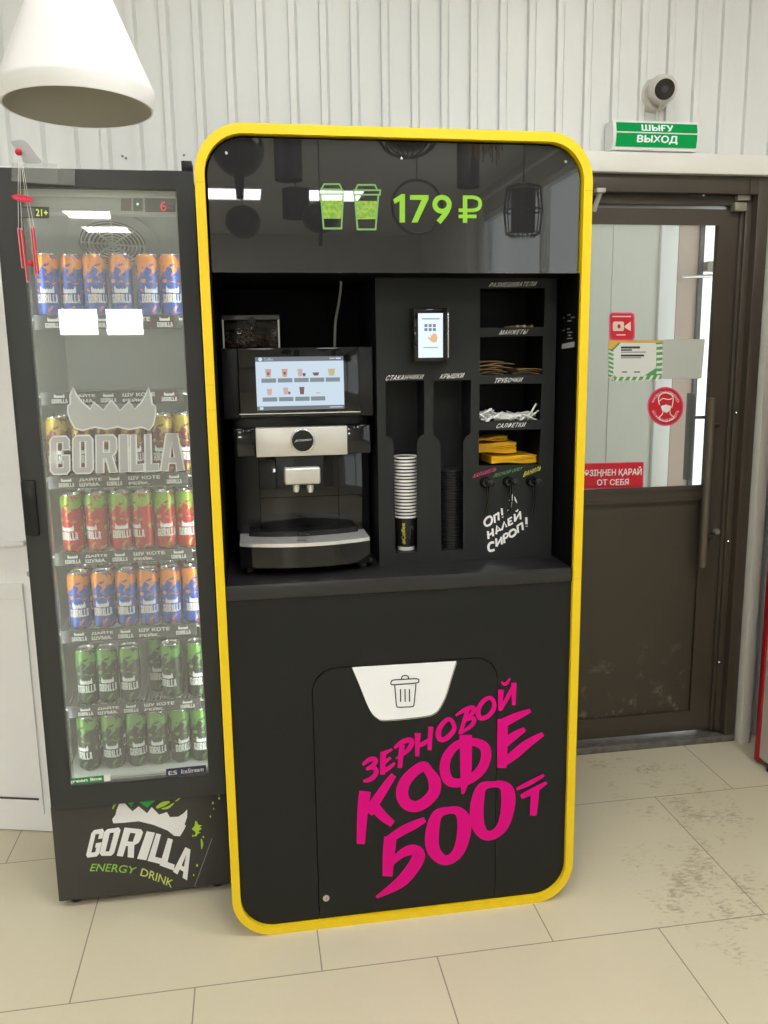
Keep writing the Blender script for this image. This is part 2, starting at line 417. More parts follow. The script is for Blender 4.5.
GL = {  # heavy condensed block capitals: loops in a unit box
 'G': [[(.16, 0), (.84, 0), (1, .1), (1, .5), (.56, .5), (.56, .34), (.66, .34), (.66, .17), (.36, .17), (.36, .83), (.66, .83), (.66, .64), (1, .64), (1, .9), (.84, 1), (.16, 1), (0, .9), (0, .1)]],
 'O': [[(.16, 0), (.84, 0), (1, .1), (1, .9), (.84, 1), (.16, 1), (0, .9), (0, .1)], [(.37, .16), (.37, .84), (.63, .84), (.63, .16)]],
 'R': [[(0, 0), (.36, 0), (.36, .38), (.46, .38), (.64, 0), (1, 0), (.78, .44), (.95, .52), (1, .62), (1, .9), (.84, 1), (0, 1)], [(.36, .54), (.36, .84), (.64, .84), (.64, .54)]],
 'I': [[(.0, 0), (1, 0), (1, 1), (.0, 1)]],
 'L': [[(0, 0), (1, 0), (1, .2), (.46, .2), (.46, 1), (0, 1)]],
 'A': [[(0, 0), (.32, 0), (.36, .2), (.64, .2), (.68, 0), (1, 0), (.74, 1), (.26, 1)], [(.41, .36), (.5, .78), (.59, .36)]],
}
def glyph(mb, ch, quad, grow=0):
    a, b, c, d = [Vector(q) for q in quad]
    loops = GL[ch]
    def fn(u, v, k): return a*(1-u)*(1-v)+b*u*(1-v)+c*u*v+d*(1-u)*v
    return mb.prism(loops, fn, 0)
def poly_px(mb, pts, ax, v): return mb.prism([pts], lambda x, y, k: at(x, y, ax, v), 0)
def smooth_line(pts, closed, sub=5):
    n = len(pts); out = []
    rng = range(n) if closed else range(n-1)
    for i in rng:
        g = lambda k: pts[k % n] if closed else pts[max(0, min(n-1, k))]
        p0, p1, p2, p3 = g(i-1), g(i), g(i+1), g(i+2)
        for s in range(sub):
            t = s/sub
            out.append(tuple(.5*(2*a1+(a2-a0)*t+(2*a0-5*a1+4*a2-a3)*t*t+(3*a1-a0-3*a2+a3)*t**3) for a0, a1, a2, a3 in zip(p0, p1, p2, p3)))
    if not closed: out.append(tuple(pts[-1]))
    return out
_so = [0]
def stroke(mb, pts, w, fn, closed=False, sub=5):
    """brush stroke: pts 2D, w width or list; fn maps 2D to a point"""
    ww = w if isinstance(w, (list, tuple)) else [w]*len(pts)
    P = [(p[0], p[1], q) for p, q in zip(pts, ww)]
    if sub > 1 and len(P) > 2 or closed: P = smooth_line(P, closed, sub)
    n = len(P); vs = []; fs = []
    for i in range(n):
        a = P[(i-1) % n] if closed else P[max(0, i-1)]; b = P[(i+1) % n] if closed else P[min(n-1, i+1)]
        dx, dy = b[0]-a[0], b[1]-a[1]; l = math.hypot(dx, dy) or 1
        nx, ny = -dy/l*P[i][2]/2, dx/l*P[i][2]/2
        vs += [fn(P[i][0]+nx, P[i][1]+ny), fn(P[i][0]-nx, P[i][1]-ny)]
    for i in range(n if closed else n-1):
        j = (i+1) % n; fs.append((2*i, 2*i+1, 2*j+1, 2*j))
    _so[0] = (_so[0]+1) % 12; e = _so[0]*2.5e-5      # every pass of the brush lies a hair above the last
    vs = [(p[0], p[1]-e, p[2]) for p in vs]
    return mb.add(vs, fs)
def disc_px(mb, cx, cy, rx, ry, ax, v, n=28):
    return poly_px(mb, [(cx+rx*math.cos(2*PI*i/n), cy+ry*math.sin(2*PI*i/n)) for i in range(n)], ax, v)

CROWN = [(0, .35), (.055, 1), (.14, .72), (.27, .5), (.31, .66), (.42, .47), (.5, .7), (.6, .47), (.7, .68), (.76, .5), (.88, .72), (.95, 1), (1, .35), (.96, .05), (.82, .1), (.66, .03), (.5, .1), (.36, .03), (.2, .1), (.04, .03)]
XL, XR, YF, YB, ZC = -4.0, 2.6, -10.0, .85, 3.2
struct('floor', MB().box(XL, 4.2, YF, .9, -.06, 0), 'floor')
struct('ceiling', MB().box(XL, XR+.2, YF, .9, ZC, ZC+.08), 'ceil')
# ribbed metal siding on the back wall, with the two door openings
def siding():
    xs = []; x = -.026+.0975*math.floor((XL+.026)/.0975)
    while x < XR+.1:
        xs += [(x, .85), (x+.0015, .834), (x+.021, .834), (x+.031, .85)]; x += .0975
    xs = [p for p in xs if XL <= p[0] <= XR]; xs = [(XL, .85)]+xs+[(XR, .85)]
    for e in (-1.27, -.47, .84, 1.915):
        for i in range(len(xs)-1):
            if xs[i][0] < e < xs[i+1][0]:
                t = (e-xs[i][0])/(xs[i+1][0]-xs[i][0]); xs.insert(i+1, (e, xs[i][1]*(1-t)+xs[i+1][1]*t)); break
    mb = MB()
    for (x0, y0), (x1, y1) in zip(xs, xs[1:]):
        xm = (x0+x1)/2; z0 = 2.06 if -1.27 < xm < -.47 else (2.09 if .84 < xm < 1.915 else 0)
        mb.add([(x0, y0, z0), (x1, y1, z0), (x1, y1, ZC), (x0, y0, ZC)], [(0, 1, 2, 3)])
    # solid wall behind the sheet
    mb.plate([[(XL, 0), (-1.27, 0), (-1.27, 2.06), (-.47, 2.06), (-.47, 0), (.84, 0), (.84, 2.09), (1.915, 2.09), (1.915, 0), (XR, 0), (XR, ZC), (XL, ZC)]], .853, .95)
    return mb
struct('wall_back', siding(), 'siding')
struct('wall_left', MB().box(XL-.1, XL, YF, .95, 0, ZC), 'wall')
def win_wall():
    return MB().prism([[(YF, 0), (.95, 0), (.95, ZC), (YF, ZC)], [(-6.9, .5), (-6.9, 2.95), (-3.3, 2.95), (-3.3, .5)]], lambda y, z, k: (XR+k, y, z), .12)
struct('wall_right', win_wall(), 'wall')
struct('wall_front', MB().box(XL, XR, YF-.1, YF, 0, ZC), 'wall')
w = sroot('window_1', (XR, -5.1, .5))
fr = MB()
for y0, y1 in ((-6.9, -6.84), (-5.13, -5.07), (-3.36, -3.3)): fr.box(XR+.02, XR+.09, y0, y1, .5, 2.95)
for z0, z1 in ((.5, .56), (2.89, 2.95)): fr.box(XR+.02, XR+.09, -6.9, -3.3, z0, z1)
part('window_frame', fr, 'pvc', w)
part('window_pane', MB().box(XR+.05, XR+.056, -6.85, -3.35, .55, 2.9), 'doorglass', w)
def curtain(y0, y1):
    mb = MB(); n = 48; vs = []; fs = []
    for i in range(n+1):
        y = y0+(y1-y0)*i/n
        for z in (.35, 1.5, 3.02): vs.append((XR-.09+.03*math.sin(i*1.3)+.01*math.sin(z*3+i), y, z))
    for i in range(n):
        for k in range(2): fs.append((i*3+k, i*3+3+k, i*3+4+k, i*3+k+1))
    return mb.add(vs, fs)
mono('curtain', curtain(-3.8, -3.1), 'curtain', 'gathered white curtain at the near end of the side window', 'curtain')
mono('curtain', curtain(-7.1, -6.5), 'curtain', 'gathered white curtain at the far end of the side window', 'curtain')
mono('curtain_rail', MB().tube([(XR-.09, -7.3, 3.05), (XR-.09, -3.0, 3.05)], .014), 'white', 'white round rail above the side window carrying two curtains', 'curtain rail')

# trim over the entrance and the pilaster beside it
struct('trim_1', MB().box(.62, XR, .768, .86, 2.086, 2.15, .003), 'trimw')
struct('trim_2', MB().box(1.917, 1.957, .762, .86, 0, 2.086, .003), 'trimw')

# ------------------------------------------------ entrance door (door_1)
d1 = sroot('door_1', (1.38, .82, 0))
FX0, FX1 = .845, 1.912
fr = MB()
fr.box(1.868, FX1, .792, .95, 0, 2.085, .002); fr.box(FX0, .89, .792, .95, 0, 2.085, .002)
fr.box(.888, 1.872, .792, .95, 2.028, 2.085, .002)
fr.box(1.845, 1.87, .825, .93, .03, 2.03, .002); fr.box(1.834, 1.847, .838, .93, .03, 2.03, .001)
fr.box(.888, 1.87, .828, .93, 1.995, 2.03, .002); fr.box(.888, .91, .825, .93, .03, 2.03)
part('door_frame', fr, 'brown', d1)
part('door_seam', MB().box(1.8335, 1.8365, .790, .80, 2.03, 2.085).box(1.8280, 1.8345, .846, .9, .036, 1.99), 'browndark', d1)
sl = MB().box(.888, 1.87, .80, .95, .0, .022, .002).box(.845, 1.912, .790, .806, .0, .028, .003)
part('door_sill', sl, mat('worn_sill', (.15, .14, .125), .45, metal=.3, var=.75, vscale=28, bump=.5, bscale=60), d1)
lf = MB()
LX0, LX1 = .915, 1.826
LY = .842
gx0, gx1, gz0, gz1 = 1.005, 1.757, 1.006, 1.934
lf.plate([[(LX0, .036), (LX1, .036), (LX1, 1.985), (LX0, 1.985)], [(gx0, gz0), (gx0, gz1), (gx1, gz1), (gx1, gz0)], [(gx0, .115), (gx0, .955), (1.748, .955), (1.748, .115)]], LY, LY+.026)
lf.plate([[(gx0-.012, gz0-.012), (gx1+.012, gz0-.012), (gx1+.012, gz1+.012), (gx0-.012, gz1+.012)], [(gx0+.004, gz0+.004), (gx0+.004, gz1-.004), (gx1-.004, gz1-.004), (gx1-.004, gz0+.004)]], LY-.006, LY+.001)
lf.plate([[(gx0-.01, .107), (1.757, .107), (1.757, .963), (gx0-.01, .963)], [(gx0, .118), (gx0, .952), (1.746, .952), (1.746, .118)]], LY-.004, LY+.001)
leaf = part('door_leaf', lf, 'brown', d1)
scuff = bpy.data.materials.new('scuffed_panel'); scuff.use_nodes = True
nt = scuff.node_tree; b = nt.nodes['Principled BSDF']; b.inputs['Roughness'].default_value = .45
g = nt.nodes.new('ShaderNodeNewGeometry'); s = nt.nodes.new('ShaderNodeSeparateXYZ'); nt.links.new(g.outputs['Position'], s.inputs[0])
n = nt.nodes.new('ShaderNodeTexNoise'); n.inputs['Scale'].default_value = 14; n.inputs['Detail'].default_value = 8; n.inputs['Roughness'].default_value = .7; nt.links.new(g.outputs['Position'], n.inputs['Vector'])
r1 = nt.nodes.new('ShaderNodeMapRange'); r1.inputs[1].default_value = .56; r1.inputs[2].default_value = .70; nt.links.new(n.outputs['Fac'], r1.inputs[0])
r2 = nt.nodes.new('ShaderNodeMapRange'); r2.inputs[1].default_value = .42; r2.inputs[2].default_value = .16; nt.links.new(s.outputs[2], r2.inputs[0])
mu = nt.nodes.new('ShaderNodeMath'); mu.operation = 'MULTIPLY'; nt.links.new(r1.outputs[0], mu.inputs[0]); nt.links.new(r2.outputs[0], mu.inputs[1])
mx = nt.nodes.new('ShaderNodeMix'); mx.data_type = 'RGBA'; nt.links.new(mu.outputs[0], mx.inputs[0]); mx.inputs[6].default_value = (.052, .042, .029, 1); mx.inputs[7].default_value = (.24, .22, .17, 1)
nt.links.new(mx.outputs[2], b.inputs['Base Color'])
part('kick_panel', MB().box(gx0-.005, 1.752, LY+.012, LY+.03, .108, .96), scuff, d1)
part('door_pane', MB().box(gx0-.005, gx1+.005, LY+.014, LY+.020, gz0-.005, gz1+.005), 'doorglass', d1)
hm = mat('door_hardware', (.30, .28, .23), .5, metal=.5, var=.2, vscale=40)
# long pull handle with its brackets
hp, hq = at(711, 398, 1, .79), at(703, 567, 1, .79)
hx = (hp.x+hq.x)/2
h = part('pull_handle', MB().tube([(hx, .79, hq.z), (hx, .79, hp.z)], .0145, 16), mat('handle_brown', (.10, .082, .062), .3, bump=.1), d1)
for z in (at(718, 425, 1, .80).z, at(712, 537, 1, .80).z):
    part('handle_bracket', MB().tube([(hx, .79, z), (hx+.012, .80, z), (hx+.05, .815, z), (hx+.058, LY, z)], .006, 10), 'brown', h)
lk = at(717, 534, 1, LY-.01)
part('door_lock', MB().lathe([(0, -.012), (.010, -.012), (.012, 0), (.012, .012)], (lk.x, LY-.001, lk.z+.008), axis='y'), hm, d1)
eh = at(689, 440, 1, LY+.07)
part('outside_handle', MB().box(eh.x-.011, eh.x+.011, LY+.06, LY+.085, 1.02, at(689, 393, 1, LY+.07).z, .003).tube([(eh.x, LY+.07, 1.255), (eh.x+.09, LY+.05, 1.255)], .006), 'vdark', d1)
hg = at(741, 203, 1, LY-.01)
part('door_hinge', MB().box(hg.x-.028, hg.x+.022, .808, .842, hg.z+.004, hg.z+.028, .003).box(hg.x-.034, hg.x+.012, .812, .842, hg.z-.03, hg.z-.001, .003), hm, d1)
cl = at(597, 195, 1, .80)
part('door_closer_arm', MB().box(cl.x-.014, cl.x+.02, .77, .84, cl.z+.002, cl.z+.018, .004).tube([(cl.x+.004, .785, cl.z+.004), (cl.x-.006, .81, cl.z-.05)], .009), mat('closer_grey', (.42, .41, .38), .45, metal=.3), d1)
sm = MB()
for x, y in ((704, 195), (747.5, 281), (737, 413), (729, 541.5), (720, 662.5)):
    p = at(x, y, 1, .80); sm.sphere((p.x, .806 if x < 740 else .83, p.z), .0055, seg=8)
parts('screw', sm, 'steel', d1)

# stickers on the door's glass
GY = LY+.0125
def sticker_plate(loops_px, fn_off=0): return MB().prism([loops_px], lambda x, y, k: at(x, y, 1, GY-fn_off-k*0), 0)
def rr_px(x0, y0, x1, y1, r, sl=0, n=6):
    return [(x, y-(x-x0)/(x1-x0)*sl) for x, y in rrect(x0, x1, y0, y1, r, n)]
def thinplate(loop, ax_y, t=.0006):
    return MB().prism([loop], lambda x, y, k: (lambda p: Vector((p.x, p.y+k, p.z)))(at(x, y, 1, ax_y)), t)
s = thing('camera_warning_sticker', 'small red square sticker with a white video camera, topmost on the door glass', 'sticker', at(622, 340, 1, GY))
part('backing', thinplate(rr_px(609.3, 312.5, 634.8, 340.5, 4), GY), 'pink', s)
part('print', thinplate(rr_px(610.8, 314, 633.3, 339, 3), GY-.0006), 'red', s)
cm = MB(); O = GY-.0014
poly_px(cm, rr_px(612.8, 321.5, 624, 331, 1.8), 1, O); poly_px(cm, [(624.6, 326), (630.8, 321.5), (630.8, 331), (624.6, 327.5)], 1, O)
for y, x0, x1 in ((316.6, 612.5, 631), (335, 616.5, 625.5)): poly_px(cm, [(x0, y-.7), (x1, y-.7), (x1, y+.5), (x0, y+.5)], 1, O)
part('lettering', cm, mat('cream_print', (.75, .60, .5), .5), s, flat=True)
dm = MB(); disc_px(dm, 619, 326.3, 1.6, 2.2, 1, O-.0004); part('microphone_mark', dm, 'red', s, flat=True)

s = thing('paper_notice', 'white paper notice with green and orange striped border taped on the door glass', 'notice', at(635, 381, 1, GY))
part('sheet', thinplate([(608.6, 340.3), (663, 340.3), (661.3, 378.8), (608.6, 381)], GY), 'greenp', s)
stp = MB(); O = GY-.0008
for i in range(8):
    x = 608.7+6.6*i
    poly_px(stp, [(x, 381-.0*i), (x+2.6, 381-.1*i), (x+5.6, 376-.1*i), (x+2.6, 376-.1*i)], 1, O)
for i in range(7): poly_px(stp, [(608.7, 350+4.4*i), (614, 352+4.4*i), (614, 354+4.4*i), (608.7, 352+4.4*i)], 1, O)
for i in range(6): poly_px(stp, [(656.5, 344.5+5.4*i), (662.6, 344+5.4*i), (662.5, 346.5+5.4*i), (656.5, 347+5.4*i)], 1, O)
part('stripes', stp, 'paperw', s, flat=True)
og = MB(); poly_px(og, [(608.7, 340.4), (662.9, 340.4), (662.8, 342.4), (618, 343), (612, 349), (608.7, 349)], 1, O-.0003); part('border', og, 'orange', s, flat=True)
pw = MB(); poly_px(pw, [(621, 342.8), (655.5, 342.8), (656.5, 345), (656, 368), (643, 376.5), (616, 377), (613.5, 374), (613.5, 350)], 1, O-.0006); part('page', pw, 'paperw', s, flat=True)
tx = MB(); O2 = O-.0012
for q in ((621, 346.5, 640, 348.6), (621, 349.3, 632, 350.8), (621, 351.8, 646, 352.5), (621, 354.6, 644, 356.6), (621, 357.5, 641, 358.2), (622, 371.5, 627, 372.6), (634, 371.5, 640, 372.6)):
    poly_px(tx, [(q[0], q[1]), (q[2], q[1]-.1), (q[2], q[3]-.1), (q[0], q[3])], 1, O2)
parts('printed_line', tx, 'ink', s, flat=True)
s2 = mono('blank_sheet', thinplate([(663.2, 339.3), (705, 339), (701.5, 378.6), (661.5, 379)], GY+.001), mat('pale_sheet', (.50, .52, .47), .6, var=.03), 'pale plain sheet on the door glass, right of the striped notice', 'sheet')

s = thing('face_mask_sticker', 'round red sticker showing a head with a face mask on the door glass', 'sticker', at(666, 425, 1, GY))
c0 = (665.5, 406.5)
def ring_px(cx, cy, rx, ry, n=36): return [(cx+rx*math.cos(2*PI*i/n), cy+ry*math.sin(2*PI*i/n)) for i in range(n)]
part('backing', thinplate(ring_px(*c0, 18, 19.5), GY), 'pink', s)
part('print', thinplate(ring_px(*c0, 16.6, 18), GY-.0006), 'redw', s)
fm = MB(); O = GY-.0014; f_ = lambda x, y: at(x, y, 1, O)
stroke(fm, [(659.5, 405), (658.5, 398), (662, 393.5), (667.5, 393), (672.5, 396), (673, 402), (671.5, 408)], .9, f_)
stroke(fm, [(659.5, 401), (663, 398.5), (668, 399.5), (672, 398.5)], .8, f_)
stroke(fm, [(663, 411.5), (662, 414.5), (659, 418.5), (666, 421.5), (674, 418), (670.5, 414.5), (670, 411)], .8, f_)
poly_px(fm, [(660.8, 406), (666, 404.6), (671, 406), (670.5, 410), (666.5, 413), (662, 410.5)], 1, O)
for s_, r0, a0, a1 in (('МАСКАСЫЗ КІРМЕҢІЗ', 15, PI+.3, 2*PI-.3), ('БЕЗ МАСКИ НЕ ВХОДИТЬ', 15, PI-.3, .3)):
    V, Fc = text_uv(s_)
    pts = []
    for u, v in V:
        a = a0+(a1-a0)*u; rr = (r0-3+3*v) if a0 > PI else (r0-3*v)
        pts.append(at(c0[0]+rr*math.cos(a)*.97, c0[1]+rr*math.sin(a)*1.05, 1, O))
    fm.add(pts, Fc)
part('lettering', fm, 'white', s, flat=True)

s = thing('push_sign', 'red rectangular sign with two lines of white lettering at the foot of the door glass', 'sign', at(612, 488, 1, GY))
part('plate', thinplate([(578, 463.5), (644, 461.8), (643, 488), (577, 489)], GY), 'pink', s)
part('print', thinplate([(578, 464.5), (643, 462.8), (642, 487), (577, 488)], GY-.0006), 'redw', s)
ps = MB(); O = GY-.0014
put_text(ps, 'ӨЗІҢНЕН ҚАРАЙ', pxquad([(584, 477.5), (641.5, 476.2), (642, 466.3), (584.6, 468.2)], 1, O), bold=.05)
put_text(ps, 'ОТ СЕБЯ', pxquad([(597, 485.5), (628.8, 485), (629, 478.6), (597, 479.4)], 1, O), bold=.05)
part('lettering', ps, 'white', s, flat=True)

# ------------------------------------------------- vestibule and outdoors
struct('floor_vestibule', MB().box(.3, 4.2, .95, 2.6, -.06, 0), 'floor')
struct('wall_vestibule_left', MB().box(.25, .35, .95, 2.6, 0, 2.6), 'vest')
struct('ceiling_vestibule', MB().box(.25, 4.2, .95, 2.6, 2.6, 2.68), 'ceil')
VY = 2.3
xa = at(658, 350, 1, VY).x
vb = MB().box(.3, at(655, 350, 1, VY).x, VY, VY+.08, 0, 2.6)
for px in (610,): 
    x = at(px, 350, 1, VY).x; vb.box(x-.003, x+.003, VY-.004, VY+.001, 0, 2.6)
struct('wall_vestibule_back', vb, 'vest')
struct('wall_vestibule_right', MB().box(4.1, 4.2, .95, 2.6, 0, 2.6), 'vest')
x0, x1, x2, x3 = (at(q, 350, 1, VY).x for q in (655, 672, 694, 698))
struct('trim_3', MB().box(x0, x1, VY-.02, VY+.06, 0, 2.6, .004), 'vframe')
od = sroot('door_2', (x2, VY, 0))
part('door_frame', MB().box(x1, x1+.012, VY, VY+.05, 0, 2.6).box(x2+.002, x2+.025, VY-.01, VY+.05, 0, 2.6).box(x1, 3.3, VY, VY+.05, 2.45, 2.6).box(3.1, 3.2, VY, VY+.05, 0, 2.5), 'vdark', od)
part('door_post', MB().box(x1+.012, x2+.002, VY+.01, VY+.07, 0, 2.6), 'brick', od)
a, b_ = at(683, 277, 1, VY-.05), at(717, 273, 1, VY-.05)
part('push_bar', MB().tube([a, (b_.x+.4, b_.y, b_.z)], .009), 'steel', od)
part('bar_housing', MB().box(b_.x-.06, b_.x+.1, VY-.06, VY, b_.z+.01, b_.z+.06, .006), hm, od)
part('door_pane', MB().box(x2+.025, 3.1, VY+.02, VY+.025, 0.05, 2.45), 'doorglass', od)
struct('ground_outside', MB().box(-2, 12, 2.6, 14, -.1, -.02), 'asphalt')

vl = thing('ceiling_light', 'added unseen square white light under the vestibule ceiling beyond the door', 'ceiling light', (1.9, 1.6, 2.56), 'added vestibule lights')  # unseen lamp, added to brighten the vestibule behind the door glass
part('diffuser', MB().box(1.6, 2.2, 1.4, 1.8, 2.565, 2.59), emis('added_vestibule_light', (1, .99, .96), 9.0), vl)
part('frame', MB().slab([[(1.57, 1.37), (2.23, 1.37), (2.23, 1.83), (1.57, 1.83)], [(1.6, 1.4), (1.6, 1.8), (2.2, 1.8), (2.2, 1.4)]], 2.56, 2.598), 'panframe', vl)
# --------------------------------------------- white inner door, ajar (door_3)
P0 = Vector((-.758, .653, 0)); dirv = Vector((.965, -.261, 0)).normalized(); nrm = Vector((dirv.y, -dirv.x, 0))  # towards the viewer
d3 = sroot('door_3', (-1.25, .79, 0))
def dq(x, y, off=0): return atn(x, y, P0+nrm*off, nrm)
def dpt(s, z, off=0): return P0+dirv*s+Vector((0, 0, z))+nrm*off
def dbox(mb, s0, s1, z0, z1, o0, o1):
    vs = [dpt(s, z, o) for o in (o0, o1) for s, z in ((s0, z0), (s1, z0), (s1, z1), (s0, z1))]
    return mb.add(vs, [(0, 1, 2, 3), (4, 7, 6, 5), (0, 4, 5, 1), (1, 5, 6, 2), (2, 6, 7, 3), (3, 7, 4, 0)])
S1 = .262
sd = lambda x, y: (dq(x, y)-P0).dot(dirv)
zt = lambda x, y: dq(x, y).z
sA = (sd(23, 600)+sd(38, 800))/2-.0
lz0, lz1, lz2 = zt(10, 798), zt(10, 602), zt(10, 583)
lfm = MB(); dbox(lfm, -.50, S1, .004, 2.0, -.045, 0)
leaf3 = part('door_leaf', lfm, 'pvc', d3)
bd = MB()
for (s0, s1, z0, z1) in ((-.4, sA, lz0, lz1),):
    for a0, a1, b0, b1 in ((s0, s1, z0-.012, z0), (s0, s1, z1, z1+.012), (s1, s1+.012, z0-.012, z1+.012), (s0-.012, s0, z0-.012, z1+.012)): dbox(bd, a0, a1, b0, b1, 0, .006)
dbox(bd, -.42, sA+.012, lz1+.012, lz2, 0, .009); dbox(bd, -.42, sA+.012, lz0-.05, lz0-.012, 0, .004)
part('panel_bead', bd, 'pvc', d3)
gr = MB(); dbox(gr, -.4, sA, lz0, lz0+.0035, 0, .0063); dbox(gr, -.4, sA, lz1+.011, lz1+.0135, 0, .0066)
part('bead_gasket', gr, 'ink', d3)
hpz = zt(15, 541); pc = sd(30, 550)
pl = MB(); vs0 = pc-.0, zt(30, 520), zt(30, 586)
dbox(pl, pc-.014, pc+.018, vs0[2], vs0[1], 0, .010)
hd = part('handle_plate', pl, 'pvc', d3)
part('lever', MB().tube([dpt(pc, hpz, .005), dpt(pc, hpz, .045), dpt(pc-.02, hpz, .055), dpt(pc-.13, hpz-.004, .055)], [.010, .010, .010, .008], 12), 'pvc', hd)
kc = dpt(pc, zt(30, 573), .0)
part('lock_cylinder', MB().tube([kc, kc+nrm*.014], .010, 14), 'steel', hd)
struct('wall_closet', MB().box(-1.5, -.3, 1.5, 1.55, 0, 2.3).box(-1.5, -1.45, .95, 1.5, 0, 2.3).box(-.35, -.3, .95, 1.5, 0, 2.3).box(-1.5, -.3, .95, 1.55, 2.3, 2.35), 'wall')
struct('trim_4', MB().plate([[(-1.31, 0), (-1.26, 0), (-1.26, 2.03), (-.482, 2.03), (-.482, 0), (-.44, 0), (-.44, 2.07), (-1.31, 2.07)]], .80, .95), 'pvc')

# ------------------------------------------------ things on the back wall
ex = thing('exit_sign', 'green exit sign lightbox with white lettering over the entrance', 'sign', (1.50, .80, 2.15))
bl, br, tr, tl = pxquad([(611.9, 149.5), (696.5, 151.9), (697.5, 123.2), (612.2, 119.2)], 1, .79)
xs0, xs1 = (bl.x+tl.x)/2, (br.x+tr.x)/2; ez0, ez1 = (bl.z+br.z)/2, (tl.z+tr.z)/2
def exarc(v):   # gently bowed face: v 0..1 upwards -> y
    return .79-.010*math.sin(PI*v)
hb = MB(); NN = 10
for seg in range(NN):
    v0, v1 = seg/NN, (seg+1)/NN
    hb.add([(xs0, exarc(v0), ez0+(ez1-ez0)*v0), (xs1, exarc(v0), ez0+(ez1-ez0)*v0), (xs1, exarc(v1), ez0+(ez1-ez0)*v1), (xs0, exarc(v1), ez0+(ez1-ez0)*v1),
            (xs0, .845, ez0+(ez1-ez0)*v0), (xs1, .845, ez0+(ez1-ez0)*v0), (xs1, .845, ez0+(ez1-ez0)*v1), (xs0, .845, ez0+(ez1-ez0)*v1)],
           [(0, 1, 2, 3), (0, 3, 7, 4), (1, 5, 6, 2)] + ([(0, 4, 5, 1)] if seg == 0 else []) + ([(3, 2, 6, 7)] if seg == NN-1 else []))
part('housing', hb, 'vinylw', ex)
def exband(u0, u1, v0, v1, o, n=6):
    mb = MB()
    for i in range(n):
        a, c = v0+(v1-v0)*i/n, v0+(v1-v0)*(i+1)/n
        mb.add([(xs0+(xs1-xs0)*u, exarc(v)-o, ez0+(ez1-ez0)*v) for u, v in ((u0, a), (u1, a), (u1, c), (u0, c))], [(0, 1, 2, 3)])
    return mb
gb = exband(.035, .985, .10, .55, .0015); g2 = exband(.035, .985, .60, .92, .0015); gb.add(g2.v, g2.f)
part('green_panel', gb, 'exitg', ex)
et = MB()
for s_, u0, u1, v0, v1 in (('ШЫҒУ', .325, .70, .635, .86), ('ВЫХОД', .275, .755, .20, .49)):
    V, Fc = text_uv(s_, bold=.07)
    et.add([(xs0+(xs1-xs0)*(u0+(u1-u0)*u), exarc(v0+(v1-v0)*v)-.0025-layer(s_, 0, .07, i), ez0+(ez1-ez0)*(v0+(v1-v0)*v)) for i, (u, v) in enumerate(V)], Fc)
part('lettering', et, 'exitw', ex, flat=True)

sc_ = thing('security_camera', 'cream dome security camera with black lens above the exit sign', 'camera', at(652, 95, 1, .845))
cc = at(655.5, 95, 1, .835)
part('mount', MB().lathe([(0, -.012), (.046, -.012), (.052, .0), (.054, .016)][::1], (cc.x, .836, cc.z), axis='y', n=40), 'cambody', sc_)
ball = Vector((cc.x+.001, .79, cc.z+.004)); part('turret', MB().sphere(ball, .047, seg=32), 'cambody', sc_)
ld = (CAM-ball).normalized(); ld = (ld+Vector((.16, 0, .02))).normalized()
lens = MB().tube([ball+ld*.030, ball+ld*.052], [.0315, .0315], 28); rim_ = MB().tube([ball+ld*.022, ball+ld*.048], [.040, .036], 28)
part('lens_rim', rim_, 'cambody', sc_); part('lens', lens, 'blob', sc_)
part('lens_eye', MB().tube([ball+ld*.052, ball+ld*.0535], .011, 20), 'ink', sc_)
p0, p1 = at(657, 108, 1, .835), at(658, 121, 1, .835)
mono('camera_cable', MB().tube([(p0.x+.004, .80, p0.z+.02), (p0.x-.002, .826, p0.z-.01), (p1.x-.004, .83, p1.z-.01)], .0045, 8), 'cambody', 'short pale cable running from the security camera down behind the exit sign', 'cable')
bl_ = MB()
for x, y in ((122.5, 156), (126, 158), (184, 155)):
    p = at(x, y, 1, .848); bl_.sphere((p.x, .848, p.z), .004, seg=8)
struct('trim_5', bl_, 'greyv')

# --------------------------------------------------- cooler by the right wall
ck = thing('red_trimmed_cooler', 'pale cooler cabinet with red edge at the right border beside the entrance', 'cooler', (2.2, .2, 0))
ck.location = (2.2, .15, 0)
CX = at(757, 757, 2, .03).x; CYb = at(757, 757, 2, .03).y
def cbox(x0, x1, y0, y1, z0, z1, b=0): return MB().box(x0, x1, y0, y1, z0, z1, b)
part('body', cbox(CX, 2.5, -.35, CYb-.012, .035, 1.9, .002), 'coolerside', ck)
part('edge_trim', cbox(CX-.006, 2.506, CYb-.012, CYb+.012, .018, 1.9, .004), 'coolerred', ck)
parts('foot', cbox(CX+.006, 2.49, -.33, CYb-.05, 0, .035), 'ink', ck)
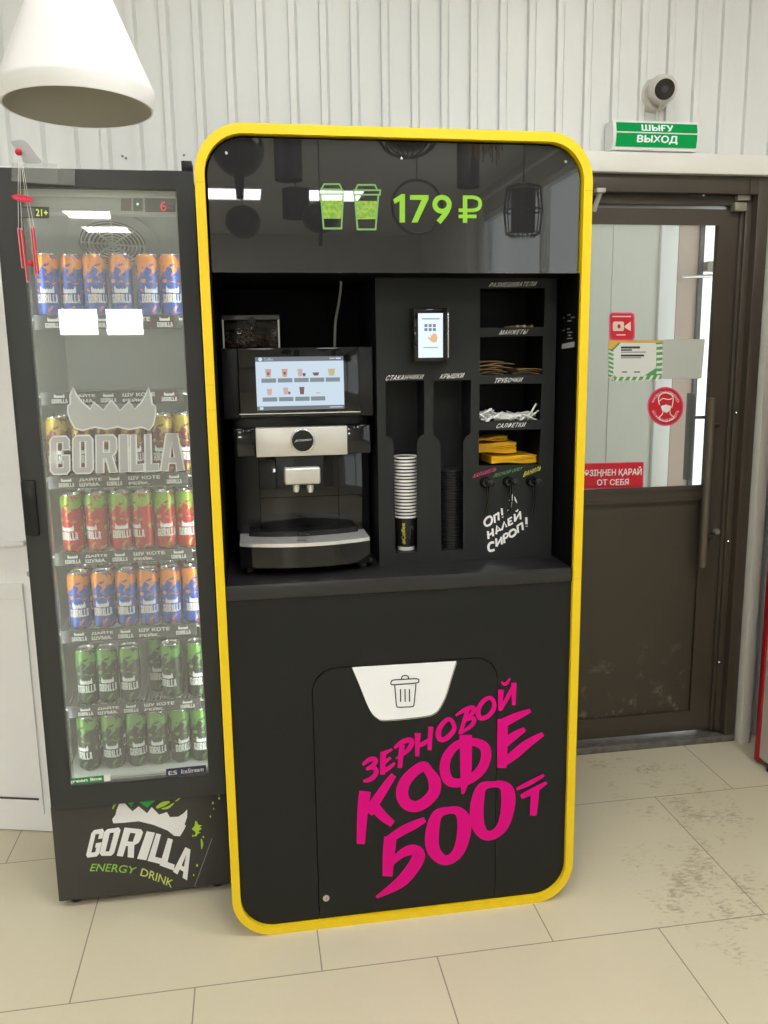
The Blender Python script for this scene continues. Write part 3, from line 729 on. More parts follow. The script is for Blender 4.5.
# ------------------------------------------------------------- lamps
def light_panel(x, y, label, w=.56, l=.56):
    t = thing('ceiling_light', label, 'ceiling light', (x, y, ZC-.03), 'square panel lights in the ceiling')
    part('frame', MB().slab([[(x-w/2-.02, y-l/2-.02), (x+w/2+.02, y-l/2-.02), (x+w/2+.02, y+l/2+.02), (x-w/2-.02, y+l/2+.02)], [(x-w/2, y-l/2), (x-w/2, y+l/2), (x+w/2, y+l/2), (x+w/2, y-l/2)]], ZC-.03, ZC-.001), 'panframe', t)
    part('diffuser', MB().box(x-w/2, x+w/2, y-l/2, y+l/2, ZC-.02, ZC-.012), 'panel', t)
LP = [(-2.2, -.7), (.35, -.9), (1.7, -1.0), (-2.2, -2.9), (-.6, -3.0), (1.2, -3.0), (.03, -7.1), (1.07, -7.1), (-1.6, -8.1), (-1.6, -9.2)]
for i, (x, y) in enumerate(LP):
    light_panel(x, y, 'square white panel light in the ceiling, ' + ('near the back wall' if y > -1.5 else 'behind the viewer' if y > -6 else 'far down the shop') + (', left' if x < -1 else ', right' if x > 1 else ', middle') + (' rear' if y < -9 else ''))
# lit panels far down the shop: their glare shows in the fridge glass
def mirror(px, py, y0, yt):
    P = at(px, py, 1, y0); d = P-CAM; d.y *= -1; return P+d*((yt-P.y)/d.y)
for (xa_, xb_, lab) in ((60, 97, 'left'), (107, 142, 'right')):
    a, b_ = mirror(xa_, 335, .185, YF+.06), mirror(xb_, 309, .185, YF+.06)
    x0, x1 = sorted((a.x, b_.x)); z0, z1 = sorted((a.z, b_.z))
    t = thing('wall_light', 'bright rectangular light panel on the far wall, the %s one of two' % lab, 'light', ((x0+x1)/2, YF, z0), 'light panels on the far wall')
    part('frame', MB().plate([[(x0-.03, z0-.03), (x1+.03, z0-.03), (x1+.03, z1+.03), (x0-.03, z1+.03)], [(x0, z0), (x0, z1), (x1, z1), (x1, z0)]], YF+.001, YF+.07), 'panframe', t)
    part('diffuser', MB().box(x0, x1, YF+.03, YF+.05, z0, z1), 'panel', t)

# the big white cone pendant
cx_, cy_ = at(78, 98, 1, -.4).x, -.4
lo = at(85, 129, 1, -.4-.10).z; cr = .127
cone = thing('pendant_lamp', 'large white cone pendant lamp hanging at the upper left above the fridge', 'lamp', (cx_, cy_, ZC))
th = .004
rim_z = 1.913
part('lamp_shade', MB().lathe([(.010, rim_z+.285), (.022, rim_z+.283), (cr, rim_z+.030), (cr+.0005, rim_z+.024), (cr-.004, rim_z), (cr-.007, rim_z)], (cx_, cy_, 0), 96), 'lampw', cone)
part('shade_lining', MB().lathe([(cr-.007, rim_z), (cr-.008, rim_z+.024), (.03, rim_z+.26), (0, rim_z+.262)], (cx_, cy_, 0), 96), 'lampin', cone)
part('socket', MB().lathe([(0, rim_z+.335), (.017, rim_z+.33), (.019, rim_z+.27), (0, rim_z+.27)], (cx_, cy_, 0), 24), 'white', cone)
part('cord', MB().tube([(cx_, cy_, rim_z+.33), (cx_, cy_, ZC)], .003, 8), 'white', cone)

# lamps for sale hanging behind the viewer, mirrored in the kiosk's glossy panel
def hang(px, py, yt): return mirror(px, py, .004, yt)
def lamp_root(lab, P): return thing('pendant_lamp', lab, 'lamp', (P.x, P.y, ZC), None)
def cordpart(t, P, z): part('cord', MB().tube([(P.x, P.y, z), (P.x, P.y, ZC-.001)], .004, 6), 'darklamp', t)
P = hang(238, 150, -3.0); t = lamp_root('black globe pendant lamp behind the viewer, reflected top left in the kiosk panel', P)
part('globe', MB().sphere(P, .145, seg=32), 'darklamp', t); part('finial', MB().tube([P-Vector((0, 0, .14)), P-Vector((0, 0, .26))], [.03, .022], 12), 'darklamp', t); cordpart(t, P, P.z+.14)
P = hang(320, 218, -4.2); t = lamp_root('small black bell pendant lamp behind the viewer, reflected behind the price cups', P)
part('globe', MB().sphere(P, .13, .8, 28), 'darklamp', t); part('finial', MB().tube([P-Vector((0, 0, .09)), P-Vector((0, 0, .19))], .016, 10), 'darklamp', t); cordpart(t, P, P.z+.1)
P = hang(243, 222, -4.4); t = lamp_root('dark teardrop pendant lamp behind the viewer, reflected low left in the kiosk panel', P)
part('globe', MB().sphere(P, .13, .9, 28), 'darklamp', t); cordpart(t, P, P.z+.1)
P = hang(408, 133, -2.8); t = lamp_root('black wire dome pendant lamp behind the viewer, reflected at the top edge', P)
mb = MB()
for i in range(14):
    a = 2*PI*i/14; mb.tube([P+Vector((.17*math.sin(q)*math.cos(a), .17*math.sin(q)*math.sin(a), .13*math.cos(q))) for q in [PI*k/10 for k in range(11)]], .005, 6)
part('wire_cage', mb, 'darklamp', t); cordpart(t, P, P.z+.12); part('dome_core', MB().sphere(P, .135, .72, seg=24), 'darklamp', t)
P = hang(417, 207, -3.2); t = lamp_root('round black ring pendant lamp behind the viewer, reflected around the price digits', P)
part('ring', MB().tube([P+Vector((.155*math.cos(2*PI*k/40), 0, .155*math.sin(2*PI*k/40))) for k in range(41)], .008, 8), 'darklamp', t); cordpart(t, P, P.z+.15)
P = hang(523, 211, -3.0); t = lamp_root('black cage pendant lamp with dark cylinder core, reflected at right of the price', P)
mb = MB()
for i in range(20):
    a = 2*PI*i/20; mb.tube([P+Vector((r_*math.cos(a), r_*math.sin(a), z_)) for r_, z_ in ((.04, .15), (.10, .13), (.115, 0), (.10, -.13), (.07, -.15))], .0035, 5)
for z_, r_ in ((.13, .10), (0, .115), (-.13, .10)): mb.tube([P+Vector((r_*math.cos(2*PI*k/24), r_*math.sin(2*PI*k/24), z_)) for k in range(25)], .005, 5)
part('wire_cage', mb, 'darklamp', t); part('core', MB().lathe([(0, .12), (.072, .12), (.072, -.12), (0, -.12)], P, 24), 'rattan', t); cordpart(t, P, P.z+.14)
for px, py, yt, r_, h_, lab in ((288, 158, -3.4, .085, .26, 'woven dark cylinder pendant lamp behind the viewer, reflected upper left'), (296, 204, -4.4, .10, .20, 'low woven dark drum pendant lamp behind the viewer, reflected beside the cups'), (468, 160, -3.6, .075, .34, 'tall slim dark pendant lamp behind the viewer, reflected above the price')):
    P = hang(px, py, yt); t = lamp_root(lab, P)
    mb = MB().lathe([(r_, -h_/2), (r_, h_/2)], P, 32).lathe([(r_*.97, h_/2), (0, h_/2)], P, 32)
    part('shade', mb, 'rattan', t); cordpart(t, P, P.z+h_/2)
P = hang(484, 150, -3.1); t = lamp_root('brass chandelier of thin rods behind the viewer, reflected at the top right', P)
mb = MB()
for i in range(22):
    a = i*2.4; r_ = .11*math.sqrt(i/22); h_ = .10+.10*random.random(); mb.tube([P+Vector((r_*math.cos(a), r_*math.sin(a), .1)), P+Vector((r_*math.cos(a), r_*math.sin(a), .1-h_))], .004, 5)
mb.lathe([(0, .11), (.12, .11), (.12, .10), (0, .10)], P, 24); part('rods', mb, 'brasslamp', t); cordpart(t, P, P.z+.1)
# ==================================================================== kiosk
KW, KH, KR, KD = .9257, 2.0, .11, .60
K = thing('coffee_kiosk', 'tall black self service coffee kiosk framed by a bright yellow rounded edge', 'kiosk', (KW/2, KD/2, 0))
T = .0215
part('cabinet_shell', MB().plate([rrect(.003, KW-.003, .003, KH-.003, KR-.003), rrect(T, KW-T, T, KH-T, KR-T)[::-1]], .03, KD), 'black', K)
part('back_panel', MB().plate([rrect(T-.002, KW-T+.002, T-.002, KH-T+.002, KR-T)], KD-.012, KD), 'black', K)
yf = part('yellow_frame', MB().plate([rrect(0, KW, 0, KH, KR, 16), rrect(T, KW-T, T, KH-T, KR-T, 16)[::-1]], -.012, .034), 'yellow', K)
sm = MB()
for (x, y, wdt) in ((199, 182, 9), (587.5, 190.5, 8), (211, 385, 9), (213, 410, 9), (574, 579, 8)):
    p = at(x, y, 1, -.012); x0 = 0 if p.x < .4 else KW-T; sm.box(x0+.0005, x0+T-.0005, -.0124, -.0118, p.z-.0004, p.z+.0004)
parts('frame_joint', sm, mat('joint_line', (.45, .32, .005), .5), yf)
zB, zT = 1.683, KH-T       # upper glossy fascia
part('fascia_back', MB().plate([rrect(T, KW-T, zB+.004, zT, .085, corners=(0, 0, 1, 1))], .014, .03), 'liner', K)
fas = part('price_panel', MB().plate([rrect(T+.006, KW-T-.006, zB, zT-.006, .082, 14, corners=(0, 0, 1, 1))], .002, .013), 'gloss', K)
FY = .0012
sm = MB()
for x, y in ((226.4, 153), (565.7, 161.8), (401.5, 158.5)):
    p = at(x, y, 1, FY); sm.lathe([(0, 0), (.0032, 0), (.0036, .0015)], (p.x, FY-.0008, p.z), 16, 'y')
parts('screw', sm, 'steel', fas)
# lit price
pr = MB()
for s_, q in (('1', [(398.5, 222.5), (404.5, 222.5), (404.5, 194), (393, 194)]), ('7', [(411.5, 222.5), (428.5, 222.5), (428.5, 195), (410, 195)]), ('9', [(432, 222.5), (451.5, 222.5), (451.5, 195), (432, 195)]), ('₽', [(458.5, 222.8), (482.5, 222.8), (482.5, 195.4), (458.5, 195.4)])):
    if s_ == '1':
        stroke(pr, [(395, 201.5), (402, 197), (402.5, 222.5)], 0, lambda x, y: at(x, y, 1, FY))
        poly_px(pr, [(393, 199.5), (401.5, 194), (405, 194), (405, 222.5), (399.6, 222.5), (399.6, 201), (394.8, 203.8)], 1, FY)
    elif s_ == '7':
        poly_px(pr, [(410, 195), (428.6, 195), (428.6, 199), (417.5, 222.5), (411.5, 222.5), (421.5, 200), (410, 199.8)], 1, FY)
    elif s_ == '9':
        f_ = lambda x, y: at(x, y, 1, FY)
        stroke(pr, [(442+7.2*math.cos(2*PI*k/20), 204.3+7.0*math.sin(2*PI*k/20)) for k in range(20)], 4.9, f_, True, 2)
        stroke(pr, [(449.3, 206), (446, 213), (438.5, 222.3)], [4.9, 5, 5.4], f_)
    else:
        f_ = lambda x, y: at(x, y, 1, FY)
        poly_px(pr, [(462.8, 195.4), (467.3, 195.4), (467.3, 222.8), (462.8, 222.8)], 1, FY)
        stroke(pr, [(464, 197.4), (474, 197.4), (479.5, 200.5), (479.5, 207), (474, 210.2), (458.6, 210.2)], 3.6, f_, False, 4)
        poly_px(pr, [(458.6, 214.6), (476.5, 214.6), (476.5, 218.2), (458.6, 218.2)], 1, FY)
part('price_digits', pr, 'led', fas, flat=True)
cups_ = MB(); fills = MB(); f_ = lambda x, y: at(300+x/7.68, 170+y/7.68, 1, FY)
stroke(cups_, [(187, 108), (300, 108)], 13, f_, sub=1); stroke(cups_, [(300, 104), (322, 148)], 12, f_, sub=1); stroke(cups_, [(187, 104), (163, 148)], 12, f_, sub=1)
stroke(cups_, [(156, 148), (326, 150)], 13, f_, sub=1); stroke(cups_, [(152, 184), (333, 184)], 12, f_, sub=1); stroke(cups_, [(330, 150), (333, 186)], 10, f_, sub=1)
stroke(cups_, [(160, 190), (182, 452)], 13, f_, sub=1); stroke(cups_, [(332, 190), (318, 452)], 13, f_, sub=1); stroke(cups_, [(178, 449), (322, 449)], 15, f_, sub=1)
stroke(cups_, [(443, 114), (572, 114)], 13, f_, sub=1); stroke(cups_, [(572, 110), (592, 148)], 12, f_, sub=1); stroke(cups_, [(445, 110), (428, 150)], 12, f_, sub=1)
stroke(cups_, [(412, 155), (622, 155)], 12, f_, sub=1); stroke(cups_, [(412, 190), (618, 190)], 12, f_, sub=1); stroke(cups_, [(617, 150), (613, 195)], 13, f_, sub=1); stroke(cups_, [(414, 150), (414, 195)], 11, f_, sub=1)
stroke(cups_, [(420, 195), (442, 458)], 13, f_, sub=1); stroke(cups_, [(602, 195), (580, 458)], 13, f_, sub=1); stroke(cups_, [(438, 456), (586, 456)], 14, f_, sub=1)
part('cup_symbol', cups_, 'led2', fas, flat=True)
fills.prism([[(166, 232), (332, 232), (324, 374), (176, 374)]], lambda x, y, k: f_(x, y), 0).prism([[(430, 238), (598, 238), (584, 378), (442, 378)]], lambda x, y, k: f_(x, y), 0)
lp = bpy.data.materials.new('led_fill'); lp.use_nodes = True; nt = lp.node_tree; nt.nodes.clear()
o_ = nt.nodes.new('ShaderNodeOutputMaterial'); e_ = nt.nodes.new('ShaderNodeEmission'); n_ = nt.nodes.new('ShaderNodeTexNoise'); n_.inputs['Scale'].default_value = 130; g_ = nt.nodes.new('ShaderNodeNewGeometry')
cr_ = nt.nodes.new('ShaderNodeValToRGB'); cr_.color_ramp.elements[0].position = .38; cr_.color_ramp.elements[0].color = (.32, .66, .10, 1); cr_.color_ramp.elements[1].position = .62; cr_.color_ramp.elements[1].color = (.62, .86, .16, 1)
nt.links.new(g_.outputs['Position'], n_.inputs['Vector']); nt.links.new(n_.outputs['Fac'], cr_.inputs[0]); nt.links.new(cr_.outputs[0], e_.inputs[0]); nt.links.new(e_.outputs[0], o_.inputs[0]); e_.inputs[1].default_value = .8
parts('cup_filling', fills, lp, fas, flat=True)

# lower front with the bin door
zL0, zL1 = .911, .949
dx0, dx1, dz1 = .225, .7065, at(400, 663.5, 1, 0).z
dzb = T+.002
outer = rrect(T+.0005, KW-T-.0005, T+.0005, zL0, [KR-T, KR-T, 0, 0], 12)
doorloop = rrect(dx0, dx1, .0, dz1, [0, 0, .062, .062], 12)
ol = [p for p in outer if p[1] <= .2]   # bottom arc
# front plate outline with the doorway notched out of its foot
bot_l = [p for p in outer if p[0] < .2 and p[1] < .2]; bot_r = [p for p in outer if p[0] > .72 and p[1] < .2]
notch = [(dx0-.0018, T+.0005)]+[(p[0]+(-.0018 if p[0] < .45 else .0018), p[1]+.0018) for p in doorloop if p[1] > .1][::-1]+[(dx1+.0018, T+.0005)]
tl = [(x, z) for x, z in notch]
front = bot_l + tl + bot_r + [(KW-T-.0005, zL0), (T+.0005, zL0)]
part('lower_front', MB().plate([front], 0, .018), 'black', K)
part('lower_liner', MB().box(T, KW-T, .019, .03, T+.09, zL0), 'liner', K)
bd_ = part('bin_door', MB().plate([[(dx0+.0004, dzb), (dx1-.0004, dzb)]+[(p[0]+(.0004 if p[0] < .45 else -.0004), p[1]-.0004) for p in doorloop if p[1] > .1]], -.0012, .017), 'black', K)
cpx = lambda x, y, v=-.0012: at(345+x/6.4, 655+y/6.4, 1, v)
flap_pts = smooth_line([(45, 80), (90, 185), (140, 310), (172, 370), (205, 400), (250, 416), (400, 405), (530, 388), (575, 370), (605, 338), (640, 270), (675, 160), (712, 40)], False, 4)
fl = part('bin_flap', MB().prism([flap_pts], lambda x, y, k: (lambda p: Vector((p.x, p.y+k, p.z)))(cpx(x, y, -.0035)), .0022), mat('white_flap', (.84, .86, .88), .35, var=.02), bd_)
fe = MB(); stroke(fe, flap_pts, 4, lambda x, y: cpx(x+3, y+5, -.0016), sub=1); part('flap_edge', fe, 'steel', bd_)
ic = MB(); f_ = lambda x, y: cpx(x, y, -.0040)
stroke(ic, [(302, 190), (296, 172), (312, 160), (385, 155), (460, 152), (472, 165), (462, 178), (385, 185)], 7.5, f_, True, 4)
stroke(ic, [(362, 155), (366, 137), (385, 131), (403, 137), (407, 152)], 7.5, f_, False, 4)
stroke(ic, [(318, 190), (324, 260), (330, 325), (345, 334), (388, 333), (430, 330), (441, 318), (448, 255), (454, 185)], 7.5, f_, False, 3)
for x in (355, 384, 412): stroke(ic, [(x, 218), (x+1, 300)], 8, f_, sub=1)
part('bin_symbol', ic, 'ink', fl, flat=True)
lkp = at(326, 897.5, 1, -.0012)
part('lock', MB().lathe([(0, -.004), (.009, -.004), (.0105, -.001), (.0105, 0)], (lkp.x, -.0012, lkp.z), 28, 'y'), 'steel', bd_)
part('keyhole', MB().box(lkp.x-.0008, lkp.x+.0008, -.0056, -.0050, lkp.z-.004, lkp.z+.004), 'ink', bd_)

# brush lettering in magenta vinyl
mg = MB(); V_ = -.0019
c3 = lambda x, y: at(340+x/5.39, 720+y/5.39, 1, V_); c4 = lambda x, y: at(440+x/5.39, 660+y/5.39, 1, V_-.0002); c5 = lambda x, y: at(345+x/6.98, 670+y/6.98, 1, V_)
S = lambda f, pts, w, cl=False, sub=4: stroke(mg, pts, [q*1.1 for q in w], f, cl, sub)
S(c5, [(122, 662), (165, 628), (203, 620), (214, 640), (190, 668), (148, 692)], [18, 28, 30, 30, 26, 18]); S(c5, [(150, 692), (195, 680), (218, 700), (208, 735), (172, 765), (128, 775)], [18, 26, 30, 30, 30, 18])
S(c5, [(268, 572), (264, 650), (262, 730)], [38, 34, 32]); S(c5, [(256, 590), (330, 553)], [32, 14], sub=1); S(c5, [(262, 655), (318, 612)], [28, 16], sub=1); S(c5, [(262, 708), (300, 688), (348, 650)], [30, 28, 16])
S(c5, [(398, 520), (390, 600), (382, 684)], [34, 32, 28]); S(c5, [(343, 545), (395, 505), (445, 488), (468, 500), (450, 545), (408, 585), (356, 618)], [16, 30, 32, 32, 30, 24, 12])
S(c5, [(508, 440), (506, 520), (504, 602)], [38, 30, 26]); S(c5, [(600, 396), (594, 475), (590, 558)], [32, 28, 26]); S(c5, [(500, 535), (550, 512), (600, 478)], [24, 28, 22])
S(c5, [(722, 342), (678, 378), (652, 430), (660, 478), (695, 484), (732, 455), (762, 412), (752, 365)], [26, 30, 34, 34, 32, 32, 30, 26], True)
S(c4, [(148, 268), (128, 335), (108, 400)], [22, 20, 18]); S(c4, [(84, 300), (130, 270), (172, 256), (184, 268), (165, 298), (135, 322)], [10, 20, 22, 20, 18, 14]); S(c4, [(135, 325), (172, 312), (184, 325), (168, 355), (115, 392)], [14, 20, 22, 20, 12])
S(c4, [(262, 204), (228, 228), (206, 270), (212, 308), (240, 312), (272, 290), (292, 252), (286, 216)], [20, 22, 24, 25, 22, 22, 23, 20], True)
S(c4, [(328, 160), (326, 215), (325, 274)], [30, 24, 20]); S(c4, [(328, 268), (360, 208), (396, 140)], [14, 20, 18]); S(c4, [(398, 122), (398, 180), (397, 244)], [26, 22, 18]); S(c4, [(332, 116), (345, 130), (362, 122), (376, 98)], [8, 16, 16, 8])
S(c3, [(135, 384), (128, 440), (120, 520), (112, 668)], [56, 56, 50, 40]); S(c3, [(290, 296), (250, 352), (205, 420), (150, 500)], [28, 40, 46, 52]); S(c3, [(170, 440), (205, 490), (245, 530), (285, 560)], [46, 50, 44, 34])
S(c3, [(452, 250), (400, 278), (350, 335), (334, 400), (360, 452), (412, 466), (468, 436), (508, 385), (508, 325), (480, 278)], [50, 50, 56, 60, 58, 54, 54, 58, 60, 44], True)
S(c4, [(140, 440), (85, 462), (38, 520), (25, 590), (48, 650), (100, 662), (165, 640), (222, 590), (248, 525), (240, 470), (195, 444)], [36, 40, 46, 50, 50, 42, 44, 48, 50, 50, 40], True)
S(c4, [(138, 404), (140, 500), (138, 620), (122, 722)], [62, 58, 52, 14])
S(c4, [(338, 318), (336, 440), (334, 582)], [50, 52, 46]); S(c4, [(330, 345), (410, 305), (488, 272)], [46, 38, 20]); S(c4, [(350, 448), (400, 408), (458, 372)], [42, 40, 22]); S(c4, [(330, 566), (400, 510), (470, 452), (556, 398)], [30, 46, 42, 22])
S(c3, [(245, 655), (330, 600), (400, 565), (458, 536)], [36, 44, 42, 26]); S(c3, [(272, 630), (262, 730), (256, 842)], [62, 58, 48]); S(c3, [(268, 780), (330, 722), (390, 700), (425, 728), (390, 800), (320, 878), (196, 956)], [24, 40, 54, 62, 62, 54, 14])
S(c3, [(590, 486), (525, 510), (498, 600), (500, 690), (540, 745), (590, 752), (640, 705), (666, 620), (668, 540), (640, 494)], [34, 50, 66, 66, 54, 48, 56, 66, 68, 48], True)
S(c4, [(285, 670), (225, 688), (200, 780), (202, 880), (238, 940), (290, 940), (340, 890), (366, 790), (364, 710), (335, 674)], [30, 48, 66, 66, 52, 46, 56, 68, 68, 44], True)
S(c4, [(412, 696), (480, 664), (560, 620)], [14, 24, 14]); S(c4, [(436, 738), (500, 706), (575, 660)], [22, 30, 14]); S(c4, [(514, 700), (508, 770), (502, 838)], [40, 38, 32])
part('brush_lettering', mg, 'magenta', K, flat=True)

# the serving niche
ni = MB().box(T, T+.004, .0, .47, zL1, zB).box(KW-T-.004, KW-T, .0, .47, zL1, zB).box(T, KW-T, .46, .47, zL1, zB).box(T, KW-T, .013, .47, zB+.001, zB+.012)
part('niche_liner', ni, 'liner', K)
part('counter_shelf', MB().box(T+.0005, KW-T-.0005, -.006, .46, zL0+.001, zL1, .0015), 'shelfblk', K)
NX = KW-T-.0045     # service notes on the right inner wall
lab = MB()
for (x, y, w_) in ((567.5, 314.5, 3), (571, 317, 3.5), (567.5, 320.5, 4), (567, 328.5, 3), (567, 332, 5.5), (568, 335, 3), (567, 338, 5.5), (563, 317.5, 1.5), (562.5, 330, 2)):
    lab.prism([[(x, y), (x+w_, y-.4), (x+w_, y+.7), (x, y+1.1)]], lambda a, b, k: at(a, b, 0, NX), 0)
parts('service_line', lab, 'greyv', K, flat=True)
lab = MB().prism([[(562, 344), (574.5, 341.5), (574.3, 347), (561.6, 349)]], lambda a, b, k: at(a, b, 0, NX), 0)
part('barcode_label', lab, mat('label_grey', (.35, .35, .35), .5, var=.3, vscale=150), K, flat=True)

PY = .121
Kp = lambda x, y, v=PY: (lambda p: (p.x, p.z))(at(x, y, 1, v))
px0, px1 = .4195, .893
cupo = [Kp(*q) for q in ((385.6, 381.6), (424.2, 380), (424.4, 434), (420.5, 436), (417.7, 440), (417.2, 444), (417.4, 552.3), (395.4, 553), (393.6, 446), (392.4, 440), (389.5, 437), (386, 436.4))]
lido = [Kp(*q) for q in ((433.5, 381.2), (471, 379.8), (470.6, 433.8), (466.5, 436.5), (463.8, 440.5), (463.2, 445), (463, 549.8), (441.4, 551), (440.6, 446), (439.6, 441), (436.5, 437.3), (433.2, 436.2))]
b1 = [Kp(*q) for q in ((480.2, 288.4), (545, 287.8), (544, 327), (480, 327.9))]
b2 = [Kp(*q) for q in ((480, 337), (543, 336), (542.6, 374), (479.6, 375))]
b3 = [Kp(*q) for q in ((479.5, 384), (542, 383.4), (540.3, 419.8), (479.5, 422))]
b4 = [Kp(*q) for q in ((479, 430.2), (541, 429.3), (539.3, 465), (478.8, 466))]
part('dispenser_front', MB().plate([[(px0, zL1), (px1, zL1), (px1, zB), (px0, zB)], cupo, lido, b1, b2, b3, b4], PY, PY+.004), 'black2', K)
DF = K.children[-1]
part('dispenser_side', MB().box(px0, px0+.004, PY+.0045, .46, zL1, zB), 'black2', K); part('dispenser_side', MB().box(px1-.004, px1, PY+.0045, .46, zL1, zB), 'black2', K)
pk = MB()
def pocket(lp, depth):
    global pk
    xs = [p[0] for p in lp]; zs = [p[1] for p in lp]
    a, b, c, d = min(xs)-.004, max(xs)+.004, min(zs)-.001, max(zs)+.004
    pk.plate([[(a-.003, c-.003), (b+.003, c-.003), (b+.003, d+.003), (a-.003, d+.003)], [(a, c), (a, d), (b, d), (b, c)]], PY+.0042, PY+depth)
    pk.box(a-.003, b+.003, PY+depth, PY+depth+.003, c-.003, d+.003)
    return a, b, c, d
PC = pocket(cupo, .11); part('cup_pocket', pk, 'black2', K); pk = MB(); PL = pocket(lido, .11); part('lid_pocket', pk, 'black2', K)
B = []
for b in (b1, b2, b3, b4):
    pk = MB(); B.append(pocket(b, .16)); part('bin', pk, 'binblk', K)
LT = PY-.0006
def sign(name, s_, q, m_='vinylw', shear=.4, bold=.03):
    bold = .015; cx = sum(p[0] for p in q)/4; cy = sum(p[1] for p in q)/4; q = [(cx+(x-cx)*1.06, cy+(y-cy)*1.22) for x, y in q]
    mb = MB(); put_text(mb, s_, pxquad(q, 1, LT), shear=shear, bold=bold); part('lettering', mb, m_, DF, flat=True)
sign('', 'РАЗМЕШИВАТЕЛИ', [(490, 286.6), (535, 285.8), (536, 282), (491.5, 283)]); sign('', 'МАНЖЕТЫ', [(499.5, 334.3), (526.5, 333.6), (527.6, 330), (501, 330.6)], bold=.06)
sign('', 'ТРУБОЧКИ', [(495.5, 382.5), (521.5, 381.5), (522.5, 377.8), (496.5, 378.6)], bold=.06); sign('', 'САЛФЕТКИ', [(497, 427.8), (524.5, 426.6), (525.6, 422.6), (498.2, 423.8)], bold=.06)
sign('', 'СТАКАНЧИКИ', [(386.6, 380), (422.4, 378.6), (423.2, 374.8), (388, 375.8)], bold=.06); sign('', 'КРЫШКИ', [(440.2, 378.3), (463, 377.4), (464.2, 373.4), (441.4, 374.5)], bold=.06)
sign('', 'КАРАМЕЛЬ', [(473.3, 477.4), (495, 471.3), (496.3, 468), (474.3, 473.8)], 'pink', bold=.05); sign('', 'ЛЕСНОЙ ОРЕХ', [(493.5, 476.6), (521.5, 470), (523, 466.6), (495, 472.8)], 'greenp', bold=.04); sign('', 'ВАНИЛЬ', [(523.5, 476), (540, 470.2), (541, 466.6), (524.3, 472)], 'yelp', bold=.06)
jk = MB(); f_ = lambda x, y: at(470+x/9.6, 480+y/9.6, 1, LT)
J = lambda p, w=17, cl=False, sub=3: stroke(jk, p, w*1.3 if not isinstance(w, list) else w, f_, cl, sub)
J([(195, 350), (155, 370), (138, 410), (160, 440), (200, 420), (212, 380)], 16, True)
J([(232, 338), (240, 412)], 14, sub=1); J([(228, 345), (280, 312)], 13, sub=1); J([(272, 318), (276, 388)], 14, sub=1); J([(304, 272), (310, 338)], 15, sub=1); J([(312, 352), (314, 360)], 13, sub=1)
J([(172, 490), (178, 566)], 16, sub=1); J([(216, 466), (222, 540)], 16, sub=1); J([(174, 535), (222, 500)], 14, sub=1)
J([(252, 520), (258, 440), (298, 486)], 15, sub=1); J([(255, 496), (290, 474)], 11, sub=1)
J([(305, 480), (330, 400), (352, 452)], 14, sub=1); J([(368, 372), (374, 440)], 15, sub=1); J([(366, 378), (402, 356)], 12, sub=1); J([(370, 405), (400, 388)], 11, sub=1); J([(374, 436), (412, 412)], 13, sub=1)
J([(428, 325), (432, 400)], 14, sub=1); J([(432, 392), (480, 310)], 12, sub=1); J([(480, 300), (486, 378)], 14, sub=1); J([(438, 296), (450, 300), (460, 282)], 9)
J([(232, 598), (195, 605), (176, 640), (190, 680), (236, 668)], 18); J([(250, 560), (256, 640)], 16, sub=1); J([(256, 634), (300, 556)], 13, sub=1); J([(300, 545), (306, 618)], 15, sub=1)
J([(322, 530), (330, 606)], 16, sub=1); J([(320, 530), (356, 510), (358, 545), (330, 562)], 13)
J([(418, 475), (384, 495), (378, 530), (400, 545), (432, 522), (440, 490)], 16, True)
J([(455, 438), (462, 508)], 15, sub=1); J([(452, 442), (505, 408)], 13, sub=1); J([(500, 412), (508, 480)], 15, sub=1); J([(540, 358), (542, 425)], 17, sub=1); J([(544, 440), (544, 447)], 15, sub=1)
J([(358, 296), (385, 270), (400, 210)], [4, 13, 10]); jk.prism([[(412, 132), (374, 198), (408, 200)]], lambda x, y, k: f_(x, y), 0); J([(428, 160), (438, 195), (452, 222)], [6, 14, 4])
part('handwritten_slogan', jk, 'vinylw', DF, flat=True)
# syrup taps
for (kx, ky, bx, by) in ((486.7, 482.2, 491, 483.7), (509.5, 481.6, 515, 482.2), (532.8, 481.4, 539, 482.2)):
    p = at(kx-1.8, ky, 1, PY); q = at(bx, by, 1, PY-.035)
    t_ = part('syrup_tap', MB().lathe([(0, -.014), (.010, -.013), (.0145, -.006), (.015, -.0003)], (p.x, PY, p.z), 24, 'y').tube([(p.x, PY-.01, p.z), (q.x, PY-.030, q.z)], .005, 10), 'mgloss', K)
    part('knob', MB().sphere((q.x, PY-.036, q.z), .0092, seg=18), 'black2', t_)
    part('spout', MB().tube([(p.x+.004, PY-.012, p.z-.008), (p.x+.004, PY-.016, p.z-.05), (p.x, PY-.014, p.z-.085)], [.0035, .0032, .0028], 8), 'mgloss', t_)

